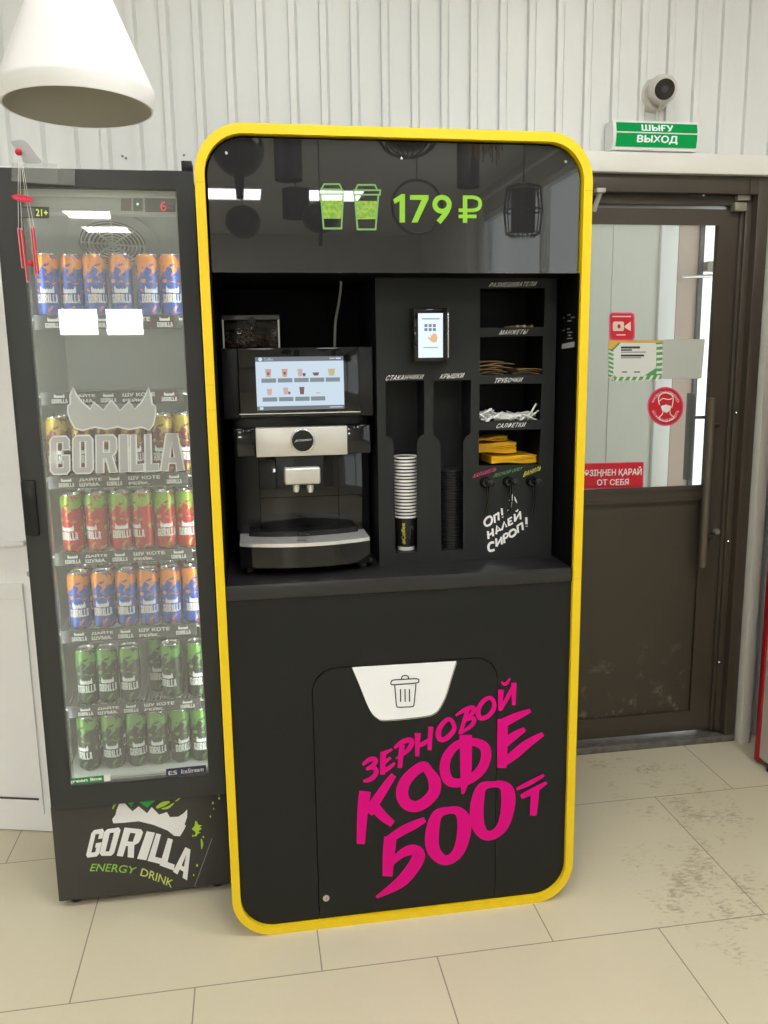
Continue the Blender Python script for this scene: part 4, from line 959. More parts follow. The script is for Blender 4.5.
# payment terminal on the dispenser front
TY = PY-.042
tq = lambda x, y: Vector((at(x, y, 1, TY).x, 0, at(x, y, 1, TY).z))
a, b_ = tq(413.8, 361.5), tq(447.8, 308)
pt = thing('payment_terminal', 'small upright black card terminal with a lit screen above the cup and lid slots', 'card reader', ((a.x+b_.x)/2, TY, a.z))
part('casing', MB().box(a.x-.001, b_.x+.002, TY+.004, PY-.0005, a.z-.003, b_.z+.002, .003), 'mblack', pt)
part('bezel', MB().box(a.x, b_.x, TY-.002, TY+.008, a.z, b_.z, .004), 'mgloss', pt)
p0, p1 = tq(418.2, 357.8), tq(442.6, 313.2)
part('screen', MB().box(p0.x, p1.x, TY-.003, TY-.001, p0.z, p1.z), 'tscreen', pt)
ti = MB(); f_ = lambda x, y: at(400+x/12.8, 290+y/12.8, 1, TY-.0034)
for x, y, w_, h_ in ((282, 362, 225, 14), (300, 732, 185, 10)): ti.prism([[(x, y), (x+w_, y), (x+w_, y+h_), (x, y+h_)]], lambda a, b, k: f_(a, b), 0)
for i in range(3):
    for j in range(2): ti.prism([[(312+54*i, 435+52*j), (352+54*i, 435+52*j), (352+54*i, 475+52*j), (312+54*i, 475+52*j)]], lambda a, b, k: f_(a, b), 0)
parts('screen_print', ti, 'screenbar', pt, flat=True)
hb = MB(); hb.prism([[(385, 560), (405, 590), (420, 555), (440, 552), (470, 572), (482, 610), (470, 660), (430, 675), (395, 655), (350, 615), (362, 600), (395, 615)]], lambda a, b, k: f_(a, b), 0)
part('hand_symbol', hb, emis('hand_symbol', (.95, .62, .32), 1.0), pt, flat=True)
part('side_slot', MB().box(b_.x+.002, b_.x+.0055, TY+.010, TY+.016, a.z+.008, b_.z-.01, .001), 'steel', pt)

# ------------------------------------------------------------- coffee machine
cmz = zL1+.012
cm_ = thing('coffee_machine', 'glossy black coffee machine with touchscreen and silver band in the left niche', 'coffee machine', (.235, .2, zL1))
bx = lambda x, y, v: at(x, y, 1, v)
part('body', MB().box(.052, .408, .205, .40, cmz+.01, 1.516, .006), 'mblack', cm_)
hl, hr = bx(237, 346, .15), bx(371, 418, .15)
UZ0, UZ1 = bx(300, 417, .125).z, bx(300, 346, .12).z
part('upper_housing', MB().box(.034, .4135, .135, .30, UZ0-.002, UZ1-.003, .005), 'mblack', cm_)
a, b_ = bx(239.5, 419, .112), bx(359.3, 346.5, .112)
pn = part('screen_panel', MB().box(a.x, b_.x, .112, .136, a.z+.002, b_.z, .004), 'mgloss', cm_)
part('screen_chin', MB().box(a.x, b_.x, .110, .113, a.z+.010, a.z+.0125), 'chrome', cm_)
SY = .1105
sq = [bx(257.3, 410.6, SY), bx(344.5, 410.6, SY), bx(343.8, 356, SY), bx(254.8, 356, SY)]
x0s, x1s, z0s, z1s = sq[0].x, sq[1].x, sq[0].z, sq[2].z
scn = part('touchscreen', MB().box(x0s, x1s, SY, SY+.003, z0s, z1s, .0005), 'screen', pn)
su = lambda u, v, o=.0004: Vector((x0s+(x1s-x0s)*u, SY-o, z0s+(z1s-z0s)*v))
def srect(mb, u0, v0, u1, v1, o=.0004): return mb.add([su(u0, v0, o), su(u1, v0, o), su(u1, v1, o), su(u0, v1, o)], [(0, 1, 2, 3)])
hb = MB(); srect(hb, 0, .915, 1, 1); srect(hb, 0, 0, 1, .075); part('screen_bars', hb, 'screengrey', scn, flat=True)
lb = MB(); U5 = (.06, .245, .43, .61, .79)
for i, u in enumerate(U5):
    srect(lb, u, .52, u+.165, .60)
    if i < 4: srect(lb, u+.005, .165, u+.17, .245)
parts('drink_caption', lb, 'screenbar', scn, flat=True)
ht = MB(); put_text(ht, 'Coffee', [su(.10, .935), su(.20, .935), su(.20, .985), su(.10, .985)]); srect(ht, .84, .952, .90, .968, .0006); srect(ht, .91, .947, .97, .972, .0006)
ht.prism([[(.055+.022*math.cos(2*PI*k/16), .957+.035*math.sin(2*PI*k/16)) for k in range(16)]], lambda u, v, k: su(u, v, .0006), 0)
srect(ht, .03, .012, .07, .062, .0006); srect(ht, .83, .03, .98, .045, .0006); part('status_text', ht, 'screen', scn, flat=True)
def cupicon(mb, u, v, w_, h_, o=.0006): mb.prism([[(u-w_/2, v+h_/2), (u-w_/2*.7, v-h_/2), (u+w_/2*.7, v-h_/2), (u+w_/2, v+h_/2)]], lambda a, b, k: su(a, b, o), 0)
i1, i2, i3, i4 = MB(), MB(), MB(), MB()
for u, v, mb, w_, h_ in ((.14, .70, i1, .07, .15), (.325, .70, i1, .07, .15), (.50, .70, i2, .06, .14), (.86, .70, i4, .085, .13), (.145, .345, i2, .06, .12), (.33, .36, i2, .06, .13), (.515, .36, i3, .06, .14)): cupicon(mb, u, v, w_, h_)
cupicon(i3, .545, .66, .04, .06, .0008); cupicon(i3, .68, .67, .075, .06); cupicon(i3, .37, .32, .03, .05, .0008); cupicon(i3, .14, .69, .03, .05, .0008); cupicon(i3, .325, .69, .03, .05, .0008); cupicon(i2, .70, .31, .06, .02)
for mb, m_, n_ in ((i1, 'icon1', 'drink_icon'), (i2, 'icon2', 'drink_icon'), (i3, 'icon3', 'drink_icon'), (i4, 'icon4', 'drink_icon')): parts(n_, mb, m_, scn, flat=True)
# silver band, its black wings and the round badge
BY = .104
a, b_ = bx(256.6, 457.3, BY), bx(347, 426, BY)
part('silver_band', MB().box(a.x, b_.x, BY, .15, a.z, b_.z, .0015), 'silver', cm_)
part('band_wing', MB().box(bx(234, 440, .12).x, a.x-.0005, .12, .2, a.z+.001, b_.z-.0015, .002), 'mgloss', cm_)
part('band_wing', MB().box(b_.x+.0005, bx(370.5, 440, .12).x, .12, .2, a.z+.001, b_.z+.0005, .002), 'mgloss', cm_)
p = bx(302.6, 440.6, BY)
bg = part('badge', MB().lathe([(0, -.004), (.0268, -.004), (.0268, 0)], (p.x, BY, p.z), 40, 'y'), 'mblack', cm_)
part('badge_ring', MB().lathe([(.0268, -.0045), (.0305, -.0035), (.031, 0), (.0268, -.0001)], (p.x, BY, p.z), 40, 'y'), 'steel', bg)
tb = MB(); put_text(tb, 'JETINNO', [(p.x-.021, BY-.0046, p.z-.0035), (p.x+.021, BY-.0046, p.z-.0015), (p.x+.022, BY-.0046, p.z+.0045), (p.x-.020, BY-.0046, p.z+.0025)], shear=.3); part('badge_lettering', tb, 'white', bg, flat=True)
# brewing bay
part('bay_wall', MB().box(bx(259, 480, .19).x, .405, .190, .204, 1.03, a.z+.002, .002), 'mgloss', cm_)
part('bay_seam', MB().box(bx(259, 480, .19).x+.002, .404, .1892, .1899, bx(300, 497, .19).z, bx(300, 497, .19).z+.0015).box(bx(338, 480, .19).x, bx(338, 480, .19).x+.0012, .1892, .1899, 1.04, a.z), 'liner', cm_)
q0, q1 = bx(276, 470, .13), bx(323, 458, .13)
part('spout_carriage', MB().box(q0.x, q1.x, .118, .19, bx(300, 486, .13).z, a.z+.001, .003), 'mblack', cm_)
q0, q1 = bx(284.5, 485.4, .095), bx(320.4, 467, .095)
sp = part('spout_cover', MB().box(q0.x, q1.x, .095, .15, q0.z, q1.z, .006, 4), 'silver', cm_)
for x in (296, 310.2):
    p = bx(x, 487, .115); part('nozzle', MB().lathe([(.0095, .006), (.0095, -.003), (.0070, -.013), (0, -.013)], (p.x, .115, p.z), 20), 'chrome', sp)
# drip tray with a bowed front
tz = bx(300, 543.4, .05).z
def bow(x0, x1, ys, yc, yb, n=18): return [(x0+(x1-x0)*i/n, ys+(yc-ys)*math.sin(PI*i/n)**.8) for i in range(n+1)]+[(x1, yb), (x0, yb)]
q0, q1 = bx(239.5, 544, .085), bx(370, 539.5, .085)
tr = part('drip_tray', MB().slab([bow(q0.x, q1.x, .088, .052, .205)], bx(300, 567, .06).z, tz-.009), 'mgloss', cm_)
part('tray_rim', MB().slab([bow(q0.x+.001, q1.x-.001, .087, .050, .206)], tz-.009, tz), 'chrome', tr)
part('tray_slot', MB().box(bx(302, 540, .07).x-.012, bx(302, 540, .07).x+.012, .078, .092, tz-.002, tz+.0008), 'ink', tr)
gb = MB().slab([bow(bx(249, 535, .15).x, bx(359, 535, .15).x, .165, .135, .200)], tz, tz+.013)
part('drip_grille', gb, 'mblack', tr)
part('tray_hook', MB().box(bx(304, 532, .13).x-.014, bx(304, 532, .13).x+.014, .126, .14, tz+.004, tz+.012, .002), 'mgloss', tr)
ft = MB()
for x in (.08, .375):
    for y in (.13, .37): ft.lathe([(0, zL1+.001), (.014, zL1+.001), (.014, cmz+.012), (0, cmz+.012)], (x, y, 0), 16)
parts('foot', ft, 'mblack', cm_)
part('base_pan', MB().box(.06, .400, .11, .39, cmz, cmz+.012, .002), 'mblack', cm_)
# bean hopper
HY = .235
a, b_ = bx(223.5, 346, HY), bx(278.6, 315, HY)
hp_ = part('bean_hopper', MB().box(a.x, b_.x, HY, HY+.12, 1.517, b_.z-.010, .003), 'hopper', cm_)
part('hopper_lid', MB().box(a.x-.002, b_.x+.002, HY-.004, HY+.124, b_.z-.012, b_.z+.001, .003), mat('smoke_lid', (.10, .10, .10), .2), hp_)
part('hopper_edge', MB().box(a.x-.001, a.x+.003, HY-.002, HY+.001, 1.517, b_.z-.01).box(b_.x-.003, b_.x+.001, HY-.002, HY+.001, 1.517, b_.z-.01), 'silver', hp_)
p = bx(252, 325, HY); part('hopper_knob', MB().lathe([(0, -.004), (.009, -.003), (.010, 0)], (p.x, HY-.002, p.z+.012), 20, 'y'), 'mblack', hp_)
bm_ = bmesh.new()
for i in range(240):
    x = a.x+.008+(b_.x-a.x-.016)*random.random(); y = HY+.008+random.random()*.10; z = 1.522+.048*random.random()*(1-.3*abs((x-(a.x+b_.x)/2)/.07))
    mt = Matrix.Translation((x, y, z)) @ Matrix.Rotation(random.random()*6, 4, 'Z') @ Matrix.Rotation(random.random()*6, 4, 'X') @ Matrix.Diagonal((.0058, .004, .0032, 1))
    bmesh.ops.create_icosphere(bm_, subdivisions=1, radius=1, matrix=mt)
o = mono('coffee_beans', MB().bm(bm_), 'beans', 'dark roasted coffee beans seen through the hopper behind the touchscreen', 'coffee beans'); o['kind'] = 'stuff'
cpts = [at(x, y, 1, .22) for x, y in ((339.5, 270), (341, 285), (338.5, 305), (335.5, 322), (334.5, 340))]
cpts[0].z = zB; cpts[-1].z = 1.517
mono('power_cord', MB().tube([tuple(p) for p in smooth_line([tuple(p) for p in cpts], False, 4)], .0032, 8), 'greyv', 'thin grey cord hanging down to the top of the coffee machine', 'cord')
# ---------------------------------------------- cups, lids and bin contents
czf = PC[2]+.0005
ccx = (at(394.5, 500, 1, PY+.045).x+at(417.5, 500, 1, PY+.045).x)/2; ccy = PY+.050
def make_cup():
    t = thing('paper_cup', 'black paper cup', 'cup', (ccx, ccy, czf), 'paper cups nested in the tall stack')
    w_ = MB().lathe([(0, .006), (.0222, .006), (.0224, .0075), (.0306, .0920), (.0302, .0920), (.0220, .0080), (0, .0066)], n=36)
    part('cup_wall', w_, 'cupblk', t, local=True)
    part('cup_rim', MB().lathe([(.0307, .0896), (.0318, .0892), (.0326, .0904), (.0326, .0932), (.0318, .0944), (.0308, .0940), (.0307, .0896)], n=36), 'cupw', t, local=True)
    return t
P_ = (at(400, 456, 1, ccy).z-czf-.094)/18
cup0 = make_cup(); part('cup_base', MB().lathe([(.0200, 0), (.0226, 0), (.0232, .0095), (.0229, .0098)], n=36).lathe([(0, .001), (.0205, .001)], n=36), 'cupw', cup0, local=True)
wm = MB(); V, Fc = text_uv('#Coffee', bold=.03)
def cw(u, v):
    z = .018+.058*u; a = -PI/2-.66+.44*(1-v); r_ = .0222+(.0306-.0222)*(z-.0075)/.0845+.0004; return (r_*math.cos(a), r_*math.sin(a), z)
wm.add([cw(u, v) for u, v in V], Fc); part('cup_lettering', wm, 'cupg', cup0, local=True, flat=True)
st_ = MB(); stroke(st_, [(.1, .1), (.3, .45), (.25, .8), (.6, .9), (.8, .6)], .05, lambda u, v: (lambda a, z: ((.0222+.0084*(z-.0075)/.0845+.0004)*math.cos(a), (.0222+.0084*(z-.0075)/.0845+.0004)*math.sin(a), z))(-PI/2+.1+.6*u, .03+.04*v)); part('cup_mark', st_, 'greyv', cup0, local=True, flat=True)
cup0['label'] = 'black paper cup with gold lettering at the bottom of the tall cup stack'
cup1 = make_cup()
def nth(k):
    one = ['', 'first', 'second', 'third', 'fourth', 'fifth', 'sixth', 'seventh', 'eighth', 'ninth', 'tenth', 'eleventh', 'twelfth', 'thirteenth', 'fourteenth', 'fifteenth', 'sixteenth', 'seventeenth', 'eighteenth', 'nineteenth', 'twentieth']
    return one[k] if k <= 20 else 'twenty-'+one[k-20] if k < 30 else 'thirtieth'
ordn = ['second', 'third', 'fourth', 'fifth', 'sixth', 'seventh', 'eighth', 'ninth', 'tenth', 'eleventh', 'twelfth', 'thirteenth', 'fourteenth', 'fifteenth', 'sixteenth', 'seventeenth', 'eighteenth']
for i in range(1, 19):
    c = cup1 if i == 1 else dup(cup1)
    c.location = (ccx, ccy, czf+P_*i)
    c['label'] = 'white-rimmed paper cup on top of the tall cup stack' if i == 18 else 'white-rimmed paper cup, %s from the bottom of the cup stack' % ordn[i-1]
lcx = (at(441, 500, 1, PY+.045).x+at(463.5, 500, 1, PY+.045).x)/2-.004; lzf = PL[2]+.0005
lid0 = thing('lid', 'black plastic cup lid', 'lid', (lcx, ccy, lzf), 'black cup lids in the tall stack')
part('rim', MB().lathe([(.0306, 0), (.0318, .0008), (.0318, .0030), (.0300, .0046)], n=32), 'lid', lid0, local=True)
part('crown', MB().lathe([(.0300, .0046), (.0270, .0056), (.0255, .0064), (.0235, .0052), (0, .0052)], n=32), 'lid', lid0, local=True)
nl = 30; LPi = (at(448, 465, 1, ccy).z-lzf-.009)/nl
for i in range(nl):
    l_ = lid0 if i == 0 else dup(lid0)
    l_.location = (lcx, ccy, lzf+LPi*i)
    l_['label'] = 'black plastic lid on top of the lid stack' if i == nl-1 else 'black plastic lid at the bottom of the lid stack' if i == 0 else 'black plastic lid in the tall stack, %s from the bottom' % nth(i+1)

def sheet_bent(w_, l_, t_, bend):
    """a thin folded piece: bent plate with thickness"""
    n = 6; vs = []; fs = []
    for k in range(2):
        for i in range(n+1):
            x = -w_/2+w_*i/n; z = bend*(1-(2*i/n-1)**2)+k*t_
            vs += [(x, -l_/2, z), (x, l_/2, z)]
    m_ = 2*(n+1)
    for i in range(n):
        a = 2*i; fs += [(a, a+1, a+3, a+2), (m_+a, m_+a+2, m_+a+3, m_+a+1), (a, a+2, m_+a+2, m_+a), (a+1, m_+a+1, m_+a+3, a+3)]
    fs += [(0, m_, m_+1, 1), (2*n, 2*n+1, m_+2*n+1, m_+2*n)]
    return MB().add(vs, fs)
# stirrers
for i, (px, py) in enumerate(((517, 326), (524, 326), (531.5, 325.5))):
    p = at(px, py, 1, PY+.02); z = B[0][2]
    mb = MB().tube([(p.x, PY+.015, z+.0045), (p.x-.004+.006*i, PY+.11, z+.0045)], .004, 8)
    mono('stirrer', mb, 'wood', ['left', 'middle', 'right'][i]+' of three pale wooden stirrers lying in the topmost bin', 'stirrer', 'stirrers in the topmost bin')
# card sleeves
sl0 = None
slv = [(487, 0, 0), (489, 1, .2), (486, 2, -.1), (492, 3, .25), (489, 4, -.2), (496, 5, .1), (487, 6, .15), (526, 0, -.15), (532, 1, .25), (524, 2, .05)]
for i, (px, lv, rz) in enumerate(slv):
    p = at(px, 372, 1, PY+.05)
    if sl0 is None:
        sl0 = part('cup_sleeve', sheet_bent(.070, .085, .0022, .003), 'kraft', None, local=True); o = sl0
    else: o = sl0.copy(); COL.objects.link(o)
    o.location = (max(B[1][0]+.038, min(B[1][1]-.038, p.x)) + .003*math.sin(i*3), PY+.058+.004*math.cos(i), B[1][2]+.0006+lv*.0052); o.rotation_euler = (0, 0, rz)
    tag(o, ('brown card cup sleeve in the left pile, %s from the bottom,' % nth(lv+1) if i < 7 else 'brown card cup sleeve in the low right pile, %s from the bottom,' % nth(lv+1))+' second bin', 'cup sleeve', 'card cup sleeves in the second bin')
# wrapped straws
st0 = None
for i in range(84):
    x = B[2][0]+.012+(B[2][1]-B[2][0]-.024)*random.random()
    y = PY+.02+.07*random.random()
    edge = ((x-(B[2][0]+B[2][1])/2)/((B[2][1]-B[2][0])/2))
    hmax = .012+.016*edge*edge
    z = B[2][2]+.004+hmax*random.random()
    if st0 is None:
        st0 = part('wrapped_straw', MB().box(-.024, .024, -.003, .003, -.0012, .0012, .001).tube([(-.020, 0, 0), (.020, 0, 0)], .0024, 6), 'straww', None, local=True); o = st0
    else: o = st0.copy(); COL.objects.link(o)
    x = max(B[2][0]+.026, min(B[2][1]-.026, x))
    o.location = (x, y, z); o.rotation_euler = (random.uniform(-1, 1), random.uniform(-.45, .45), random.uniform(-.9, .9))
    tag(o, 'white paper-wrapped straw in the loose pile in the third bin', 'straw', 'wrapped straws in the third bin')
for i, (px, py, ry, rz) in enumerate(((537, 411, -1.0, .2), (533, 416, -.7, -.3), (483, 417, .5, .3), (528, 418, .3, 0))):
    p = at(px, py, 1, PY+.03); o = st0.copy(); COL.objects.link(o); o.location = (min(p.x, B[2][1]-.02), PY+.03, p.z); o.rotation_euler = (.2, ry, rz)
    tag(o, 'white paper-wrapped straw '+['standing up at the right corner', 'leaning near the right corner', 'at the left corner', 'lying at the right front'][i]+' of the third bin', 'straw', 'wrapped straws in the third bin')
# napkin packs
def napkin(q0, q1, h, lab, rz=0, y=.03, z=None):
    a, b_ = at(*q0, 1, PY+y), at(*q1, 1, PY+y); w_ = b_.x-a.x; n = 10
    t_ = thing('napkin_pack', lab, 'napkins', ((a.x+b_.x)/2, PY+y+.05, a.z), 'yellow napkins in the lowest bin')
    for k in range(n):
        mb = MB(); vs = []; m_ = 8
        for s in range(2):
            for i in range(m_+1):
                x = -w_/2+w_*i/m_; zz = h*(k+s*.92)/n + .0022*math.sin(3*i/m_*2+k*.35)+.0015*math.cos(k)
                vs += [(x+.0012*math.sin(k*2.1), -.045, zz), (x, .045, zz)]
        fs = []; m2 = 2*(m_+1)
        for i in range(m_):
            a2 = 2*i; fs += [(a2, a2+1, a2+3, a2+2), (m2+a2, m2+a2+2, m2+a2+3, m2+a2+1), (a2, a2+2, m2+a2+2, m2+a2), (a2+1, m2+a2+1, m2+a2+3, a2+3)]
        fs += [(0, m2, m2+1, 1), (2*m_, 2*m_+1, m2+2*m_+1, m2+2*m_)]
        mb.add(vs, fs); part('napkin', mb, 'napkin', t_, local=True)
    t_.rotation_euler = (0, 0, rz); return t_
zb4 = B[3][2]
n1 = napkin((491, 465), (536.5, 465), .022, 'yellow paper napkin pack lying at the front of the lowest bin', .05); n1.location.z = zb4+.003; n1.location.x = min(n1.location.x, B[3][1]-.056)
n2 = napkin((481, 455), (523, 455), .030, 'yellow paper napkin pack stacked behind the front pack in the lowest bin', -.06, .05); n2.location.z = zb4+.029; n2.location.y = PY+.105; n2.location.x = B[3][0]+.068
n3 = napkin((481, 455), (512, 455), .012, 'olive shaded yellow napkin pack on top at the back of the lowest bin', .04, .06); n3.location.z = zb4+.062; n3.location.y = PY+.108; n3.location.x = B[3][0]+.056
FRX0, FRX1 = -.478, -.012
G = thing('drinks_fridge', 'tall narrow black glass-door drinks fridge left of the yellow kiosk', 'fridge', (-.245, .45, 0))
part('cabinet', MB().plate([[(FRX0, .30), (FRX1, .30), (FRX1, 1.915), (FRX0, 1.915)], [(-.447, .355), (-.447, 1.898), (-.040, 1.898), (-.040, .355)]], .205, .70).box(FRX0, FRX1, .70, .715, .30, 1.915), 'fridgeblk', G)
inn = MB().box(-.4465, -.441, .207, .699, .356, 1.897).box(-.046, -.0405, .207, .699, .356, 1.897).box(-.446, -.041, .69, .699, .356, 1.897).box(-.446, -.041, .207, .699, 1.888, 1.897).box(-.446, -.041, .207, .699, .356, .370)
part('inner_liner', inn, 'inner', G)
part('liner_edge', MB().plate([[(-.441, .368), (-.046, .368), (-.046, 1.89), (-.441, 1.89)], [(-.428, .378), (-.428, 1.88), (-.058, 1.88), (-.058, .378)]], .209, .216), 'wire', G)
base = part('base_panel', MB().box(FRX0-.001, FRX1, .20, .69, .022, .306, .003), 'fridgebase', G)
ft = MB()
for x in (-.44, -.05):
    for y in (.24, .65): ft.lathe([(0, 0), (.016, 0), (.018, .006), (.012, .008), (.012, .023), (0, .023)], (x, y, 0), 16)
parts('foot', ft, 'ink', G)
DOX0, DOX1, DOZ0, DOZ1 = at(54.5, 807, 1, .18).x, -.0125, .3085, 1.9365
gx0, gx1, gz0, gz1 = at(43, 500, 1, .18).x, -.0545, .369, 1.895
gl = [at(22, 186, 1, .18), at(67, 788.7, 1, .18)]; gx0 = (gl[0].x+gl[1].x)/2
dr = part('door_frame', MB().plate([rrect(DOX0, DOX1, DOZ0, DOZ1, .004, 3), [(gx0, gz0), (gx0, gz1), (gx1, gz1), (gx1, gz0)]], .18, .205), 'fridgeblk', G)
part('door_glass', MB().box(gx0-.002, gx1+.002, .186, .190, gz0-.002, gz1+.002), 'glass', G)
part('glass_edge', MB().box(gx0, gx0+.006, .1902, .205, gz0, gz1).box(gx1-.003, gx1, .1902, .205, gz0, gz1).box(gx0, gx1, .1902, .205, gz0, gz0+.006), 'clear', G)
a, b_ = at(25.8, 536, 1, .178), at(35, 480, 1, .178)
part('door_handle', MB().box(a.x, b_.x, .171, .20, a.z, b_.z, .003), 'mblack', G)
a, b_ = at(181.5, 171, 1, .19), at(191.8, 161.5, 1, .19)
part('top_hinge', MB().box(a.x, b_.x, .19, .24, 1.9366, b_.z+.002, .002).box(at(152, 170, 1, .19).x, a.x, .19, .24, 1.9366, 1.9395, .001), 'mblack', G)
# controller, fan, added tube lamps
CY = .222
part('control_fascia', MB().box(-.440, -.047, CY, .26, at(150, 214.5, 1, CY).z, 1.887, .002), 'fanbody', G)
cpn = MB(); d_ = lambda x, y, o=0: at(120+x/8.533, 170+y/8.533, 1, CY-.0006-o)
def dq4(mb, x0, y0, x1, y1, o=0): return mb.add([d_(x0, y1, o), d_(x1, y1, o), d_(x1, y0, o), d_(x0, y0, o)], [(0, 1, 2, 3)])
parts('control_display', dq4(cpn, 215, 240, 475, 360), mat('display_dark', (.06, .065, .06), .3, var=.02), G, flat=True)
part('control_switch', dq4(MB(), 8, 245, 97, 350), mat('switch_brown', (.16, .09, .06), .4, var=.02), G, flat=True)
part('control_button', dq4(MB(), 112, 243, 195, 352), mat('switch_green', (.07, .12, .06), .4, var=.02), G, flat=True)
lm_ = MB(); dq4(lm_, 140, 280, 160, 300, .0004); part('indicator_lamp', lm_, emis('indicator', (.8, 1, .7), 1.5), G, flat=True)
rd = MB(); stroke(rd, [(385, 275), (358, 285), (350, 320), (365, 342), (388, 335), (388, 310), (358, 308)], 12, lambda x, y: d_(x, y, .0005)); 
for x, y in ((418, 325), (447, 325), (447, 285), (418, 285)): dq4(rd, x-4, y-4, x+4, y+4, .0005)
part('red_digit', rd, 'ledred', G, flat=True)
# sloping fan cover
fcx = at(113, 243, 1, .40); ang = math.radians(36)
fdir = Vector((0, math.cos(ang), -math.sin(ang))); fn = Vector((0, -math.sin(ang), -math.cos(ang)))
def fp(u, v, o=0): return Vector((fcx.x+u, fcx.y, fcx.z))+fdir*v+fn*o
def fslab(mb, u0, u1, v0, v1, o0, o1):
    return mb.add([fp(u, v, o) for o in (o0, o1) for u, v in ((u0, v0), (u1, v0), (u1, v1), (u0, v1))], [(0, 1, 2, 3), (4, 7, 6, 5), (0, 4, 5, 1), (1, 5, 6, 2), (2, 6, 7, 3), (3, 7, 4, 0)])
ul, ur = -.4395-fcx.x, -.0475-fcx.x
part('fan_housing', fslab(MB(), ul, ur, -.165, .135, -.02, 0), 'fanbody', G)
ringm = MB().prism([[(.118*math.cos(2*PI*k/48), .118*math.sin(2*PI*k/48)) for k in range(48)], [(.086*math.cos(2*PI*k/48), .086*math.sin(2*PI*k/48)) for k in range(48)][::-1]], lambda u, v, k: fp(u, v, .008-k), .0078)
fh = part('fan_ring', ringm, 'fanbody', G)
part('fan_opening', MB().prism([[(.083*math.cos(2*PI*k/40), .083*math.sin(2*PI*k/40)) for k in range(40)]], lambda u, v, k: fp(u, v, .0008), 0), 'grill', G, flat=True)
gm = MB()
for r_ in (.010, .020, .030, .040, .050, .060, .070, .080): gm.tube([fp(r_*math.cos(2*PI*k/36), r_*math.sin(2*PI*k/36), .007) for k in range(37)], .0019, 5, False)
for k in range(4):
    a = PI/4*k+.1; gm.tube([fp(-.085*math.cos(a), -.085*math.sin(a), .0045), fp(.085*math.cos(a), .085*math.sin(a), .0045)], .0022, 5)
part('fan_grille', gm, 'wire', G)
led = MB()
for x in (-.4350, -.0515): led.tube([(x, .2235, .40), (x, .2235, 1.80)], .0030, 8)
parts('added_led_tube', led, emis('added_fridge_led', (.95, 1, .97), 24.0), G)  # glowing tubes added to brighten the fridge interior
# shelves
SH = [(1.604, 1.568, 's1'), (1.414, 1.381, 's2'), (1.199, 1.166, 's3'), (.996, .963, 's4'), (.785, .750, 's5'), (.570, .538, 's6')]
wordz = 'GORILLA'
def small_word(mb, cx, z0, z1, w_, y):
    ws = [.16, .16, .16, .08, .13, .13, .16]; tot = sum(ws)+.02*6; x = cx-w_/2
    for ch, q in zip(wordz, ws):
        x1 = x+w_*q/tot; glyph(mb, ch, [(x, y, z0), (x1, y, z0), (x1, y, z1), (x, y, z1)]); x = x1+w_*.02/tot
def small_crown(mb, cx, z0, z1, w_, y): mb.prism([CROWN], lambda u, v, k: (cx-w_/2+w_*u, y, z0+(z1-z0)*v), 0)
for i, (zt_, zb_, _) in enumerate(SH):
    rk = MB(); n = 34; zs_ = zt_-.0085
    for k in range(n):
        x = -.428+(.37*k)/(n-1); rk.tube([(x, .252, zs_), (x, .66, zs_)], .0016, 5)
    for y in (.254, .40, .52, .66): rk.tube([(-.438, y, zs_-.0032), (-.049, y, zs_-.0032)], .0022, 6)
    sh = part('wire_shelf', rk, 'wire', G)
    x0, x1 = -.422, -.070
    sp_ = part('price_strip', MB().box(x0, x1, .243, .2475, zb_, zt_, .001), 'strip', sh)
    if i in (0, 1): part('strip_insert', MB().box(x1-.075, x1-.012, .2420, .2431, zb_+.002, zt_-.002), 'stripred', sh)
    tx = MB(); H_ = zt_-zb_; Wd = x1-x0; y = .2417
    for u in (.13, .47, .90):
        small_word(tx, x0+Wd*u, zb_+H_*.14, zb_+H_*.46, Wd*.11, y); small_crown(tx, x0+Wd*u, zb_+H_*.54, zb_+H_*.86, Wd*.075, y)
    for s_, u0, u1, v0, v1 in (('ДАЙТЕ', .22, .38, .54, .84), ('ШУМА.', .22, .37, .14, .44), ('ШУ КОТЕ', .57, .80, .54, .84), ('РЕЙК.', .57, .72, .14, .44)):
        put_text(tx, s_, [(x0+Wd*u0, y, zb_+H_*v0), (x0+Wd*u1, y, zb_+H_*v0), (x0+Wd*u1, y, zb_+H_*v1), (x0+Wd*u0, y, zb_+H_*v1)], bold=.08)
    part('strip_lettering', tx, 'vinylw', sh, flat=True)
# printing on the glass
GYF = .1855
g2 = lambda x, y, o=0: at(35+x/4.518, 375+y/4.518, 1, GYF-o)
crown = [(172, 56), (188, 90), (212, 122), (250, 155), (265, 122), (308, 160), (345, 115), (385, 160), (425, 120), (450, 155), (480, 125), (500, 90), (512, 55), (524, 95), (530, 135), (545, 140), (544, 180), (535, 225), (515, 248), (480, 235), (425, 246), (372, 234), (320, 245), (270, 235), (215, 250), (180, 240), (160, 205), (148, 170), (148, 140), (160, 130), (158, 90)]
cr_ = part('crown_print', MB().prism([crown], lambda x, y, k: g2(x, y), 0), 'frost', G, flat=True)
co = MB(); stroke(co, crown, 7, lambda x, y: g2(x, y, .0006), True, 1)
gls = {'G': [(68, 452), (160, 448), (158, 275), (66, 280)]}
LQ = [('G', 70, 158, 278, 450), ('O', 172, 264, 274, 446), ('R', 277, 372, 272, 443), ('I', 382, 424, 270, 440), ('L', 432, 492, 270, 438), ('L', 498, 560, 268, 436), ('A', 566, 676, 266, 434)]
gm = MB()
